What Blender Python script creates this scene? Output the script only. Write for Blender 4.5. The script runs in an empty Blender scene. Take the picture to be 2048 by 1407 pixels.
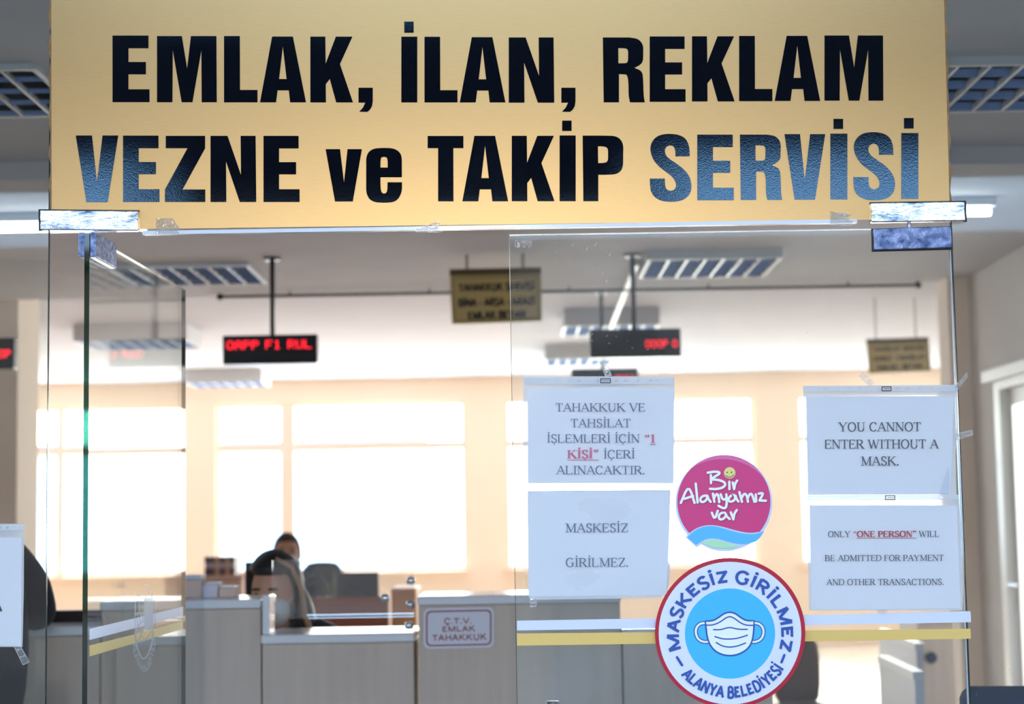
import bpy, bmesh, math, random
from mathutils import Vector, Matrix
from mathutils.geometry import tessellate_polygon

random.seed(7)
SC = bpy.context.scene
COL = SC.collection

# ------------------------------------------------------------------ camera
F = 3600.0                      # focal length in pixels of the 2048 x 1407 frame
CX, CY = 1024.0, 703.5
PITCH = math.radians(5.35)
ROLL = -0.0168
CAMP = Vector((0.0, -3.6, 1.4))
R3 = (Matrix.Rotation(math.radians(90) + PITCH, 3, 'X') @ Matrix.Rotation(ROLL, 3, 'Z'))
cd = bpy.data.cameras.new('camera')
cam = bpy.data.objects.new('camera', cd)
COL.objects.link(cam)
cam.matrix_world = Matrix.Translation(CAMP) @ R3.to_4x4()
cd.sensor_width = 36.0
cd.lens = 36.0 * F / 2048.0
cd.clip_start, cd.clip_end = 0.05, 200
cd.dof.use_dof = True
cd.dof.focus_distance = 3.6
cd.dof.aperture_fstop = 4.0
SC.camera = cam

# ------------------------------------------------------------------ exposure, sky, sun
SC.view_settings.view_transform = 'Standard'
SC.view_settings.look = 'None'
SC.view_settings.exposure = 0.0
SC.view_settings.gamma = 1.0
SC.view_settings.use_curve_mapping = False
SC.cycles.transparent_max_bounces = 40
SC.cycles.max_bounces = 12
SC.cycles.diffuse_bounces = 6
SC.cycles.glossy_bounces = 6
SC.cycles.transmission_bounces = 8
SC.cycles.sample_clamp_indirect = 8.0
SC.cycles.caustics_reflective = False
SC.cycles.caustics_refractive = False

W = bpy.data.worlds.new('sky')
SC.world = W
W.use_nodes = True
nt = W.node_tree
bg = nt.nodes['Background']
tc = nt.nodes.new('ShaderNodeTexCoord')
sx = nt.nodes.new('ShaderNodeSeparateXYZ')
rp = nt.nodes.new('ShaderNodeValToRGB')
nt.links.new(tc.outputs['Generated'], sx.inputs[0])
nt.links.new(sx.outputs['Z'], rp.inputs[0])
# the sky is far brighter and whiter on the sun's side (+Y) than opposite it
sd = nt.nodes.new('ShaderNodeMapRange')
sd.inputs['From Min'].default_value, sd.inputs['From Max'].default_value = -0.25, 0.6
nt.links.new(sx.outputs['Y'], sd.inputs[0])
mxc = nt.nodes.new('ShaderNodeMix'); mxc.data_type = 'RGBA'
nt.links.new(sd.outputs[0], mxc.inputs['Factor'])
nt.links.new(rp.outputs[0], mxc.inputs['A'])
mxc.inputs['B'].default_value = (1.0, 0.97, 0.93, 1)
nt.links.new(mxc.outputs['Result'], bg.inputs[0])
sst = nt.nodes.new('ShaderNodeMapRange')
sst.inputs['From Min'].default_value, sst.inputs['From Max'].default_value = -0.25, 0.6
sst.inputs['To Min'].default_value, sst.inputs['To Max'].default_value = 5.4, 14.0
nt.links.new(sx.outputs['Y'], sst.inputs[0])
hz_ = nt.nodes.new('ShaderNodeMapRange')           # bright haze near the horizon
hz_.inputs['From Min'].default_value, hz_.inputs['From Max'].default_value = 0.17, 0.30
hz_.inputs['To Min'].default_value, hz_.inputs['To Max'].default_value = 1.6, 1.0
nt.links.new(sx.outputs['Z'], hz_.inputs[0])
hm_ = nt.nodes.new('ShaderNodeMath'); hm_.operation = 'MULTIPLY'
nt.links.new(sst.outputs[0], hm_.inputs[0]); nt.links.new(hz_.outputs[0], hm_.inputs[1])
hmin = nt.nodes.new('ShaderNodeMath'); hmin.operation = 'MINIMUM'; hmin.inputs[1].default_value = 18.0
nt.links.new(hm_.outputs[0], hmin.inputs[0])
nt.links.new(hmin.outputs[0], bg.inputs[1])
rp.color_ramp.elements[0].position = 0.0
rp.color_ramp.elements[0].color = (0.48, 0.72, 1.0, 1)
rp.color_ramp.elements[1].position = 0.5
rp.color_ramp.elements[1].color = (0.46, 0.68, 1.0, 1)

sun = bpy.data.lights.new('sun', 'SUN')
sun.energy = 18.0
sun.angle = math.radians(1.0)
sun.color = (1.0, 0.92, 0.86)
so = bpy.data.objects.new('sun', sun)
COL.objects.link(so)
# sun stands beyond the far windows, low, and shines towards the entrance
so.rotation_euler = Vector((0.16, -1.0, -0.40)).to_track_quat('-Z', 'Y').to_euler()


# unseen pendant lamp, added so its sheen brightens the middle of the gold sign
lamp = bpy.data.lights.new('added_lamp_light', 'POINT')
lamp.energy = 128.0
lamp.color = (1.0, 0.96, 0.90)
lamp.shadow_soft_size = 0.045
lo_ = bpy.data.objects.new('added_lamp_light', lamp)
COL.objects.link(lo_)
lo_.location = (-0.15, -4.2, 2.45)


def portal(x0, x1, z0, z1, y, face):
    l = bpy.data.lights.new('daylight_portal', 'AREA')
    l.shape = 'RECTANGLE'
    l.size, l.size_y = x1 - x0, z1 - z0
    l.cycles.is_portal = True
    o = bpy.data.objects.new('daylight_portal', l)
    COL.objects.link(o)
    o.location = ((x0 + x1) / 2, y, (z0 + z1) / 2)
    o.rotation_euler = Vector((0, face, 0)).to_track_quat('-Z', 'Z').to_euler()


# ------------------------------------------------------------------ helpers
def ray(px, py):
    return R3 @ Vector(((px - CX) / F, -(py - CY) / F, -1.0))


def at(px, py, y):
    """point of the plane Y = y that the photo shows at pixel (px, py)"""
    d = ray(px, py)
    return CAMP + d * ((y - CAMP.y) / d.y)


def zd(z):
    return z - 3.6              # distance from the camera -> Y


ORG = {}


class MB:
    def __init__(s, T=None):
        s.v, s.f, s.T = [], [], T

    def add(s, vs, fs):
        n = len(s.v)
        for p in vs:
            p = Vector(p)
            s.v.append(s.T @ p if s.T is not None else p)
        s.f += [tuple(i + n for i in f) for f in fs]
        return s

    def box(s, x0, x1, y0, y1, z0, z1):
        return s.add([(x0, y0, z0), (x1, y0, z0), (x1, y1, z0), (x0, y1, z0),
                      (x0, y0, z1), (x1, y0, z1), (x1, y1, z1), (x0, y1, z1)],
                     [(0, 3, 2, 1), (4, 5, 6, 7), (0, 1, 5, 4), (1, 2, 6, 5), (2, 3, 7, 6), (3, 0, 4, 7)])

    def hexa(s, a, b):
        """a, b: two quads of four points, a in front of b"""
        return s.add(list(a) + list(b), [(0, 1, 2, 3), (7, 6, 5, 4), (0, 4, 5, 1), (1, 5, 6, 2), (2, 6, 7, 3), (3, 7, 4, 0)])

    def tube(s, pts, r, n=8, caps=True):
        pts = [Vector(p) for p in pts]
        rs = r if isinstance(r, (list, tuple)) else [r] * len(pts)
        vs, fs = [], []
        ref = None
        for i, p in enumerate(pts):
            t = (pts[min(i + 1, len(pts) - 1)] - pts[max(i - 1, 0)]).normalized()
            if ref is None:
                ref = t.orthogonal().normalized()
            ref = (ref - t * ref.dot(t)).normalized()
            b = t.cross(ref)
            for k in range(n):
                a = 2 * math.pi * k / n
                vs.append(p + (ref * math.cos(a) + b * math.sin(a)) * rs[i])
        for i in range(len(pts) - 1):
            for k in range(n):
                k2 = (k + 1) % n
                fs.append((i * n + k, i * n + k2, (i + 1) * n + k2, (i + 1) * n + k))
        if caps:
            fs.append(tuple(range(n - 1, -1, -1)))
            m = (len(pts) - 1) * n
            fs.append(tuple(range(m, m + n)))
        return s.add(vs, fs)

    def lathe(s, prof, c=(0, 0, 0), n=20):
        c = Vector(c)
        vs, fs = [], []
        for (r, z) in prof:
            for k in range(n):
                a = 2 * math.pi * k / n
                vs.append(c + Vector((r * math.cos(a), r * math.sin(a), z)))
        for i in range(len(prof) - 1):
            for k in range(n):
                k2 = (k + 1) % n
                fs.append((i * n + k, i * n + k2, (i + 1) * n + k2, (i + 1) * n + k))
        fs.append(tuple(range(n - 1, -1, -1)))
        fs.append(tuple(range((len(prof) - 1) * n, len(prof) * n)))
        return s.add(vs, fs)

    def ball(s, c, r, nu=16, nv=10, shape=None):
        c = Vector(c)
        r = r if isinstance(r, (tuple, list)) else (r, r, r)
        vs, fs = [], []
        for i in range(nv + 1):
            th = math.pi * i / nv
            for k in range(nu):
                a = 2 * math.pi * k / nu
                d = Vector((math.sin(th) * math.cos(a), math.sin(th) * math.sin(a), math.cos(th)))
                m = shape(d) if shape else 1.0
                vs.append(c + Vector((d.x * r[0] * m, d.y * r[1] * m, d.z * r[2] * m)))
        for i in range(nv):
            for k in range(nu):
                k2 = (k + 1) % nu
                fs.append((i * nu + k, (i + 1) * nu + k, (i + 1) * nu + k2, i * nu + k2))
        return s.add(vs, fs)

    def outline(s, loops, front, back):
        """loops of 2-D points (outer, holes...) -> solid between two mapping functions"""
        tri = tessellate_polygon([[Vector((p[0], p[1], 0)) for p in l] for l in loops])
        flat = [p for l in loops for p in l]
        n = len(flat)
        vs = [front(*p) for p in flat] + [back(*p) for p in flat]
        fs = [tuple(t) for t in tri] + [tuple(i + n for i in reversed(t)) for t in tri]
        o = 0
        for l in loops:
            m = len(l)
            for i in range(m):
                j = (i + 1) % m
                fs.append((o + i, o + j, n + o + j, n + o + i))
            o += m
        return s.add(vs, fs)

    def faces2d(s, faces, fn):
        for f in faces:
            s.add([fn(*p) for p in f], [tuple(range(len(f)))])
        return s

    def build(s, name, mat, parent=None, smooth=False, bevel=0.0, seg=2, origin=None):
        if parent is not None:
            o0 = ORG[parent.name]
        elif origin is not None:
            o0 = Vector(origin)
        else:
            xs = [p.x for p in s.v]; ys = [p.y for p in s.v]; zs = [p.z for p in s.v]
            o0 = Vector(((min(xs) + max(xs)) / 2, (min(ys) + max(ys)) / 2, min(zs)))
        me = bpy.data.meshes.new(name)
        me.from_pydata([tuple(p - o0) for p in s.v], [], s.f)
        bm = bmesh.new(); bm.from_mesh(me)
        bmesh.ops.recalc_face_normals(bm, faces=bm.faces)
        bm.to_mesh(me); bm.free()
        me.materials.append(mat)
        if smooth:
            for p in me.polygons:
                p.use_smooth = True
        o = bpy.data.objects.new(name, me)
        COL.objects.link(o)
        if parent is not None:
            o.parent = parent
        else:
            o.location = o0
        ORG[o.name] = o0
        if bevel > 0:
            b = o.modifiers.new('bevel', 'BEVEL')
            b.width, b.segments, b.limit_method = bevel, seg, 'ANGLE'
        return o


def tag(o, label=None, cat=None, group=None, kind=None):
    if label: o['label'] = label
    if cat: o['category'] = cat
    if group: o['group'] = group
    if kind: o['kind'] = kind
    return o


def thing(name, loc, label, cat, group=None):
    o = bpy.data.objects.new(name, None)
    COL.objects.link(o)
    o.location = loc
    o.empty_display_size = 0.05
    ORG[o.name] = Vector(loc)
    return tag(o, label, cat, group)


def struct(o, label=None, cat=None):
    o['kind'] = 'structure'
    if label: o['label'] = label
    if cat: o['category'] = cat
    return o


def copy_tree(o, loc=None, parent=None):
    c = o.copy()
    COL.objects.link(c)
    if parent is not None:
        c.parent = parent
    if loc is not None:
        c.location = loc
    ORG[c.name] = Vector(loc) if loc is not None else (ORG[parent.name] if parent else ORG[o.name])
    for ch in list(o.children):
        copy_tree(ch, None, c)
    return c


# ------------------------------------------------------------------ materials
def mat(name, col, rough=0.5, metal=0.0, spec=0.5, emit=0.0, bump=0.0, bscale=50.0, var=0.0, vscale=8.0, stretch=None, aniso=0.0, sub=None, trans=0.0):
    m = bpy.data.materials.new(name)
    m.use_nodes = True
    n = m.node_tree
    b = n.nodes['Principled BSDF']
    b.inputs['Base Color'].default_value = (*col, 1)
    b.inputs['Roughness'].default_value = rough
    b.inputs['Metallic'].default_value = metal
    b.inputs['Specular IOR Level'].default_value = spec
    if aniso: b.inputs['Anisotropic'].default_value = aniso
    if emit:
        b.inputs['Emission Color'].default_value = (*col, 1)
        b.inputs['Emission Strength'].default_value = emit
    if trans: b.inputs['Transmission Weight'].default_value = trans
    if var or bump:
        tcn = n.nodes.new('ShaderNodeTexCoord')
        mp = n.nodes.new('ShaderNodeMapping')
        n.links.new(tcn.outputs['Object'], mp.inputs[0])
        if stretch: mp.inputs['Scale'].default_value = stretch
    if var:
        no = n.nodes.new('ShaderNodeTexNoise')
        no.inputs['Scale'].default_value = vscale
        no.inputs['Detail'].default_value = 5
        n.links.new(mp.outputs[0], no.inputs['Vector'])
        cr = n.nodes.new('ShaderNodeValToRGB')
        cr.color_ramp.elements[0].position, cr.color_ramp.elements[1].position = 0.3, 0.7
        cr.color_ramp.elements[0].color = (*[c * (1 - var) for c in col], 1)
        cr.color_ramp.elements[1].color = (*[min(1, c * (1 + var)) for c in col], 1)
        n.links.new(no.outputs[0], cr.inputs[0])
        n.links.new(cr.outputs[0], b.inputs['Base Color'])
    if bump:
        nb = n.nodes.new('ShaderNodeTexNoise')
        nb.inputs['Scale'].default_value = bscale
        nb.inputs['Detail'].default_value = 4
        n.links.new(mp.outputs[0], nb.inputs['Vector'])
        bp = n.nodes.new('ShaderNodeBump')
        bp.inputs['Strength'].default_value = bump
        bp.inputs['Distance'].default_value = 0.01
        n.links.new(nb.outputs[0], bp.inputs['Height'])
        n.links.new(bp.outputs[0], b.inputs['Normal'])
    return m


def film(name, tint=(1, 1, 1), base=0.04, haze=0.0, hcol=(0.9, 0.92, 0.95), rough=0.0, hvar=0.0, hscale=6.0, bump=0.0, bscale=12.0, thr=(0.45, 0.75)):
    """thin clear sheet: straight-through view, Schlick mirror, and a share of scattering dust or frosting"""
    m = bpy.data.materials.new(name)
    m.use_nodes = True
    n = m.node_tree
    for x in list(n.nodes):
        if x.type != 'OUTPUT_MATERIAL': n.nodes.remove(x)
    out = [x for x in n.nodes if x.type == 'OUTPUT_MATERIAL'][0]
    N = n.nodes.new
    L = n.links.new
    tr = N('ShaderNodeBsdfTransparent'); tr.inputs[0].default_value = (*tint, 1)
    gl = N('ShaderNodeBsdfGlossy'); gl.inputs['Roughness'].default_value = rough
    lw = N('ShaderNodeLayerWeight'); lw.inputs['Blend'].default_value = 0.5
    pw = N('ShaderNodeMath'); pw.operation = 'POWER'; pw.inputs[1].default_value = 5.0
    L(lw.outputs['Facing'], pw.inputs[0])
    ma = N('ShaderNodeMath'); ma.operation = 'MULTIPLY_ADD'; ma.inputs[1].default_value = 1 - base; ma.inputs[2].default_value = base
    L(pw.outputs[0], ma.inputs[0])
    mx = N('ShaderNodeMixShader')
    L(ma.outputs[0], mx.inputs[0]); L(tr.outputs[0], mx.inputs[1]); L(gl.outputs[0], mx.inputs[2])
    last = mx
    tcn = N('ShaderNodeTexCoord')
    if bump:
        nb = N('ShaderNodeTexNoise'); nb.inputs['Scale'].default_value = bscale; nb.inputs['Detail'].default_value = 3
        L(tcn.outputs['Object'], nb.inputs['Vector'])
        bp = N('ShaderNodeBump'); bp.inputs['Strength'].default_value = bump; bp.inputs['Distance'].default_value = 0.01
        L(nb.outputs[0], bp.inputs['Height']); L(bp.outputs[0], gl.inputs['Normal'])
    if haze:
        df = N('ShaderNodeBsdfDiffuse'); df.inputs[0].default_value = (*hcol, 1)
        tl = N('ShaderNodeBsdfTranslucent'); tl.inputs[0].default_value = (*hcol, 1)
        h = N('ShaderNodeMixShader'); h.inputs[0].default_value = 0.5
        L(df.outputs[0], h.inputs[1]); L(tl.outputs[0], h.inputs[2])
        m2 = N('ShaderNodeMixShader'); m2.inputs[0].default_value = haze
        L(mx.outputs[0], m2.inputs[1]); L(h.outputs[0], m2.inputs[2])
        if hvar:
            no = N('ShaderNodeTexNoise'); no.inputs['Scale'].default_value = hscale; no.inputs['Detail'].default_value = 6
            L(tcn.outputs['Object'], no.inputs['Vector'])
            mr = N('ShaderNodeMapRange')
            mr.inputs['From Min'].default_value, mr.inputs['From Max'].default_value = thr
            mr.inputs['To Min'].default_value, mr.inputs['To Max'].default_value = haze, haze + hvar
            L(no.outputs[0], mr.inputs[0]); L(mr.outputs[0], m2.inputs[0])
        last = m2
    L(last.outputs[0], out.inputs[0])
    return m


def sheet(name, col, trans=0.3, rough=0.5, gloss=0.04, bump=0.0, bscale=10.0, stretch=None):
    """paper or vinyl print that lets part of the light through"""
    m = bpy.data.materials.new(name)
    m.use_nodes = True
    n = m.node_tree
    b = n.nodes['Principled BSDF']
    out = [x for x in n.nodes if x.type == 'OUTPUT_MATERIAL'][0]
    b.inputs['Base Color'].default_value = (*col, 1)
    b.inputs['Roughness'].default_value = rough
    b.inputs['Specular IOR Level'].default_value = gloss * 12.5
    tl = n.nodes.new('ShaderNodeBsdfTranslucent'); tl.inputs[0].default_value = (*col, 1)
    mx = n.nodes.new('ShaderNodeMixShader'); mx.inputs[0].default_value = trans
    n.links.new(b.outputs[0], mx.inputs[1]); n.links.new(tl.outputs[0], mx.inputs[2])
    n.links.new(mx.outputs[0], out.inputs[0])
    if bump:
        tcn = n.nodes.new('ShaderNodeTexCoord')
        mp = n.nodes.new('ShaderNodeMapping')
        if stretch: mp.inputs['Scale'].default_value = stretch
        nb = n.nodes.new('ShaderNodeTexNoise'); nb.inputs['Scale'].default_value = bscale
        bp = n.nodes.new('ShaderNodeBump'); bp.inputs['Strength'].default_value = bump; bp.inputs['Distance'].default_value = 0.02
        n.links.new(tcn.outputs['Object'], mp.inputs[0]); n.links.new(mp.outputs[0], nb.inputs['Vector'])
        n.links.new(nb.outputs[0], bp.inputs['Height']); n.links.new(bp.outputs[0], b.inputs['Normal'])
    return m


def srgb(r, g, b):
    f = lambda c: ((c / 255 + 0.055) / 1.055) ** 2.4 if c > 10 else c / 255 / 12.92
    return (f(r), f(g), f(b))


M = {}
M['glass'] = film('clear_glass', tint=(0.95, 0.975, 0.965), base=0.020, haze=0.004, hvar=0.010, hscale=3.0)
M['glass_dirty'] = film('smudged_door_glass', tint=(0.94, 0.965, 0.96), base=0.022, haze=0.02, hvar=0.07, hscale=4.0)
M['glass_edge'] = mat('polished_glass_edge', (0.01, 0.03, 0.028), 0.15, spec=0.25)
M['green_edge'] = mat('green_glass_edge', (0.008, 0.062, 0.047), 0.02, spec=0.2, trans=1.0)
M['edge_light'] = mat('pale_glass_edge', (0.62, 0.68, 0.72), 0.25, spec=0.6)
M['seal'] = mat('clear_plastic_seal', (0.80, 0.83, 0.90), 0.2)
M['gold'] = mat('brushed_gold_panel', srgb(202, 167, 114), 0.40, metal=0.8, var=0.035, vscale=60, stretch=(0.6, 1, 14), aniso=0.6)
M['goldedge'] = mat('gold_panel_edge', srgb(150, 115, 70), 0.5, var=0.3, vscale=40)
M['vinyl'] = mat('black_vinyl', (0.0015, 0.002, 0.006), 0.085, spec=1.0, bump=0.02, bscale=420)
def glossy_vinyl():
    m = M['vinyl']
    n = m.node_tree
    N, L = n.nodes.new, n.links.new
    p = n.nodes['Principled BSDF']
    src = p.inputs['Normal'].links[0].from_socket
    df = N('ShaderNodeBsdfDiffuse'); df.inputs[0].default_value = (0.0015, 0.002, 0.006, 1)
    gl = N('ShaderNodeBsdfGlossy'); gl.distribution = 'BECKMANN'; gl.inputs['Roughness'].default_value = 0.085
    gl.inputs['Color'].default_value = (0.50, 0.76, 1.0, 1)
    L(src, gl.inputs['Normal'])
    lw = N('ShaderNodeLayerWeight'); pw = N('ShaderNodeMath'); pw.operation = 'POWER'; pw.inputs[1].default_value = 5.0
    ma = N('ShaderNodeMath'); ma.operation = 'MULTIPLY_ADD'; ma.inputs[1].default_value = 0.9; ma.inputs[2].default_value = 0.10
    L(lw.outputs['Facing'], pw.inputs[0]); L(pw.outputs[0], ma.inputs[0])
    mx = N('ShaderNodeMixShader')
    L(ma.outputs[0], mx.inputs[0]); L(df.outputs[0], mx.inputs[1]); L(gl.outputs[0], mx.inputs[2])
    out = [x for x in n.nodes if x.type == 'OUTPUT_MATERIAL'][0]
    L(mx.outputs[0], out.inputs[0])
    n.nodes.remove(p)


glossy_vinyl()
M['chrome'] = mat('smudged_chrome', (0.80, 0.83, 0.9), 0.16, metal=1.0, bump=0.12, bscale=11, stretch=(1, 1, 2.2))
M['chrome_blue'] = mat('scuffed_chrome_film', (0.55, 0.63, 0.85), 0.35, metal=1.0, var=0.35, vscale=70, bump=0.35, bscale=180)
def blotch(name, c0, c1, scale, stretch, rough=0.16, lo=0.34, hi=0.52, bump=0.1):
    m = mat(name, c0, rough, metal=1.0, var=0.3, vscale=scale, stretch=stretch, bump=bump, bscale=scale * 1.5)
    for x in m.node_tree.nodes:
        if x.type == 'VALTORGB':
            x.color_ramp.elements[0].position, x.color_ramp.elements[1].position = lo, hi
            x.color_ramp.elements[0].color, x.color_ramp.elements[1].color = (*c0, 1), (*c1, 1)
    return m


M['chrome_mottle'] = blotch('mottled_chrome', (0.05, 0.09, 0.2), (0.95, 0.96, 1.0), 15, (1, 1, 2.4))  # smudges, with blue and white reflections put into the blotch colours
M['chrome_blue'] = blotch('scuffed_chrome_film', (0.05, 0.08, 0.19), (0.34, 0.42, 0.66), 60, (1, 1, 1.3), 0.4, 0.3, 0.7, 0.2)
M['glow_glass'] = mat('glowing_door_glass', (1.0, 0.99, 0.97), 0.3, emit=1.1)  # emission stands in for daylight behind the door pane
M['steel'] = mat('brushed_steel', (0.62, 0.63, 0.67), 0.3, metal=1.0)
M['blackrub'] = mat('black_rubber', (0.012, 0.012, 0.015), 0.5)
M['paper'] = sheet('printed_paper', srgb(238, 240, 246), 0.22, 0.6)
M['sleeve'] = film('plastic_sleeve', base=0.03, haze=0.07, bump=0.08, bscale=8, rough=0.15)
M['sleeve_rim'] = film('plastic_sleeve_border', base=0.05, haze=0.55, rough=0.1, hcol=(0.97, 0.98, 1))
M['sleeve_strip'] = film('punched_plastic_strip', base=0.05, haze=0.5, rough=0.1, hcol=(0.95, 0.97, 1))
M['ink'] = mat('grey_ink', srgb(62, 70, 92), 0.7, spec=0.1)
M['ink_pale'] = mat('washed_ink', srgb(92, 106, 136), 0.7, spec=0.1)
M['ink_red'] = mat('red_ink', srgb(176, 40, 62), 0.7, spec=0.1)
M['ink_red_pale'] = mat('washed_red_ink', srgb(206, 96, 128), 0.7, spec=0.1)
M['ink_black'] = mat('black_ink', (0.01, 0.01, 0.02), 0.6, spec=0.1)
M['tape'] = film('clear_tape', tint=(0.93, 0.93, 0.93), base=0.08, haze=0.10, rough=0.12, bump=0.3, bscale=80)
M['tape_edge'] = film('tape_rim', base=0.08, haze=0.6)
M['etched'] = film('etched_white', base=0.03, haze=0.55, hcol=(0.9, 0.92, 0.97), rough=0.3)
M['st_white'] = sheet('sticker_white', srgb(236, 238, 250), 0.12, 0.35)
M['st_rim'] = sheet('sticker_pale_rim', srgb(226, 234, 250), 0.3, 0.35)
M['st_pink'] = sheet('sticker_pink', srgb(222, 62, 128), 0.12, 0.35)
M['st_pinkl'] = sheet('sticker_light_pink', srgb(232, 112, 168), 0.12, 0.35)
M['st_pinkd'] = sheet('sticker_dark_pink', srgb(168, 46, 96), 0.1, 0.35)
M['st_blue'] = sheet('sticker_sky_blue', srgb(96, 196, 246), 0.15, 0.35)
M['st_green'] = sheet('sticker_pale_green', srgb(188, 236, 190), 0.15, 0.35)
M['st_yellow'] = sheet('sticker_yellow', srgb(240, 226, 140), 0.12, 0.35)
M['st_red'] = sheet('sticker_red', srgb(190, 22, 52), 0.08, 0.35)
M['st_cyan'] = sheet('sticker_cyan', srgb(72, 196, 240), 0.15, 0.35)
M['st_navy'] = sheet('sticker_navy', srgb(34, 78, 158), 0.05, 0.35)
M['pr_navy'] = mat('navy_print', srgb(34, 78, 158), 0.45)
M['pr_white'] = mat('white_print', srgb(238, 240, 250), 0.45)
M['pr_shadow'] = mat('dark_pink_print', srgb(168, 46, 96), 0.45)
M['band_white'] = sheet('white_film_band', srgb(228, 230, 244), 0.12, 0.4)
M['band_gold'] = sheet('gold_film_band', srgb(242, 204, 118), 0.15, 0.35)
# the building
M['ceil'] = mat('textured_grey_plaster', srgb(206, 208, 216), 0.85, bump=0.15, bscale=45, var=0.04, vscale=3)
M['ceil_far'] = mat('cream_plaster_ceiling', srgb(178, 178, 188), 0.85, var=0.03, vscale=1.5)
M['wall'] = mat('cream_wall_paint', srgb(248, 234, 222), 0.8, var=0.03, vscale=2)
M['wall_grey'] = mat('greyish_wall_paint', srgb(204, 202, 204), 0.7, var=0.04, vscale=2)
M['pier'] = mat('peach_wall_paint', srgb(248, 232, 212), 0.8)
M['frame'] = mat('glow_tinted_frame', srgb(244, 222, 206), 0.5)  # peach glow of the sunlit backlight is put into this colour
M['white'] = mat('white_gloss_paint', srgb(236, 236, 236), 0.35)
M['tile'] = mat('beige_floor_tile', srgb(204, 192, 180), 0.25, var=0.08, vscale=4)
M['pave'] = mat('grey_paving', srgb(92, 90, 88), 0.85, var=0.12, vscale=5)
M['concrete'] = mat('grey_concrete', srgb(120, 120, 124), 0.85, var=0.08, vscale=3)
M['facade'] = mat('dark_stone_facade', srgb(70, 66, 62), 0.8, var=0.1, vscale=2)
M['housing'] = mat('light_grey_enamel', srgb(196, 202, 208), 0.4)
M['blade'] = mat('white_louver_blade', srgb(232, 234, 238), 0.3)
M['mirror'] = mat('sky_tinted_reflector', (0.24, 0.38, 0.74), 0.3, metal=0.45)  # blue of the reflected sky is put into the base colour
M['tube_off'] = mat('unlit_tube', srgb(210, 216, 230), 0.2)
M['tube_on'] = mat('lit_tube', (0.92, 0.97, 1.0), 0.3, emit=18.0)
M['led_case'] = mat('black_display_case', (0.010, 0.010, 0.022), 0.25)
M['led'] = mat('red_led', (1.0, 0.012, 0.03), 0.4, emit=3.4)
M['pole'] = mat('black_pole', (0.012, 0.012, 0.016), 0.35)
M['signgold'] = mat('gold_hanging_sign', srgb(196, 176, 118), 0.4, metal=0.25)
M['signdark'] = mat('dark_sign_rail', srgb(92, 76, 44), 0.4)
M['signink'] = mat('dark_sign_lettering', srgb(52, 50, 48), 0.5)
M['laminate'] = mat('pale_wood_laminate', srgb(206, 188, 174), 0.4, var=0.06, vscale=5, stretch=(6, 6, 0.5))
M['gap'] = mat('dark_gap', srgb(70, 66, 62), 0.6)
M['ledge'] = mat('white_counter_edge', srgb(232, 234, 240), 0.2)
M['acrylic'] = film('acrylic_screen', tint=(0.96, 0.97, 0.98), base=0.04, haze=0.05)
M['redwood'] = mat('reddish_wood', srgb(150, 78, 48), 0.4, var=0.12, vscale=6, stretch=(1, 1, 8))
M['orangewood'] = mat('orange_wood', srgb(226, 158, 104), 0.4, var=0.08, vscale=6)
M['brown'] = mat('brown_leather', srgb(104, 74, 54), 0.4)
M['monitor'] = mat('dark_monitor_plastic', srgb(44, 58, 78), 0.35)
M['screen'] = mat('dark_screen', srgb(22, 28, 38), 0.15)
M['cloth'] = mat('black_wool', (0.012, 0.012, 0.018), 0.9, bump=0.2, bscale=90)
M['navy'] = mat('navy_cloth', srgb(38, 50, 74), 0.9)
M['skin'] = mat('skin', srgb(206, 160, 138), 0.5)
M['hair'] = mat('black_hair', (0.010, 0.010, 0.014), 0.5)
M['brownhair'] = mat('dark_brown_hair', srgb(58, 46, 44), 0.5)
M['mask'] = mat('pale_blue_mask', srgb(206, 222, 232), 0.8)
M['trimtan'] = mat('tan_headscarf_trim', srgb(176, 142, 112), 0.7)
M['plum'] = mat('plum_binder', srgb(104, 84, 104), 0.5)
M['tan'] = mat('tan_binder', srgb(206, 168, 130), 0.5)
M['pinkpaper'] = mat('pinkish_paper', srgb(236, 206, 192), 0.8)
M['leaf'] = mat('pale_green_leaf', srgb(130, 160, 130), 0.5)
M['label_white'] = mat('white_plastic_label', srgb(226, 224, 236), 0.4)
M['maroon'] = mat('maroon_lettering', srgb(150, 56, 72), 0.5)
M['tree'] = mat('dark_green_foliage', srgb(50, 70, 44), 0.8)
M['bark'] = mat('brown_bark', srgb(84, 66, 52), 0.9)
M['bluebldg'] = mat('pale_blue_facade', srgb(214, 224, 234), 0.8)
M['darkglass'] = mat('dark_window_glass', srgb(176, 192, 206), 0.3)

# ------------------------------------------------------------------ skeleton lettering
def arc(cx, cy, rx, ry, a0, a1, n=12):
    return [(cx + rx * math.cos(math.radians(a0 + (a1 - a0) * i / n)), cy + ry * math.sin(math.radians(a0 + (a1 - a0) * i / n))) for i in range(n + 1)]


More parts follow.
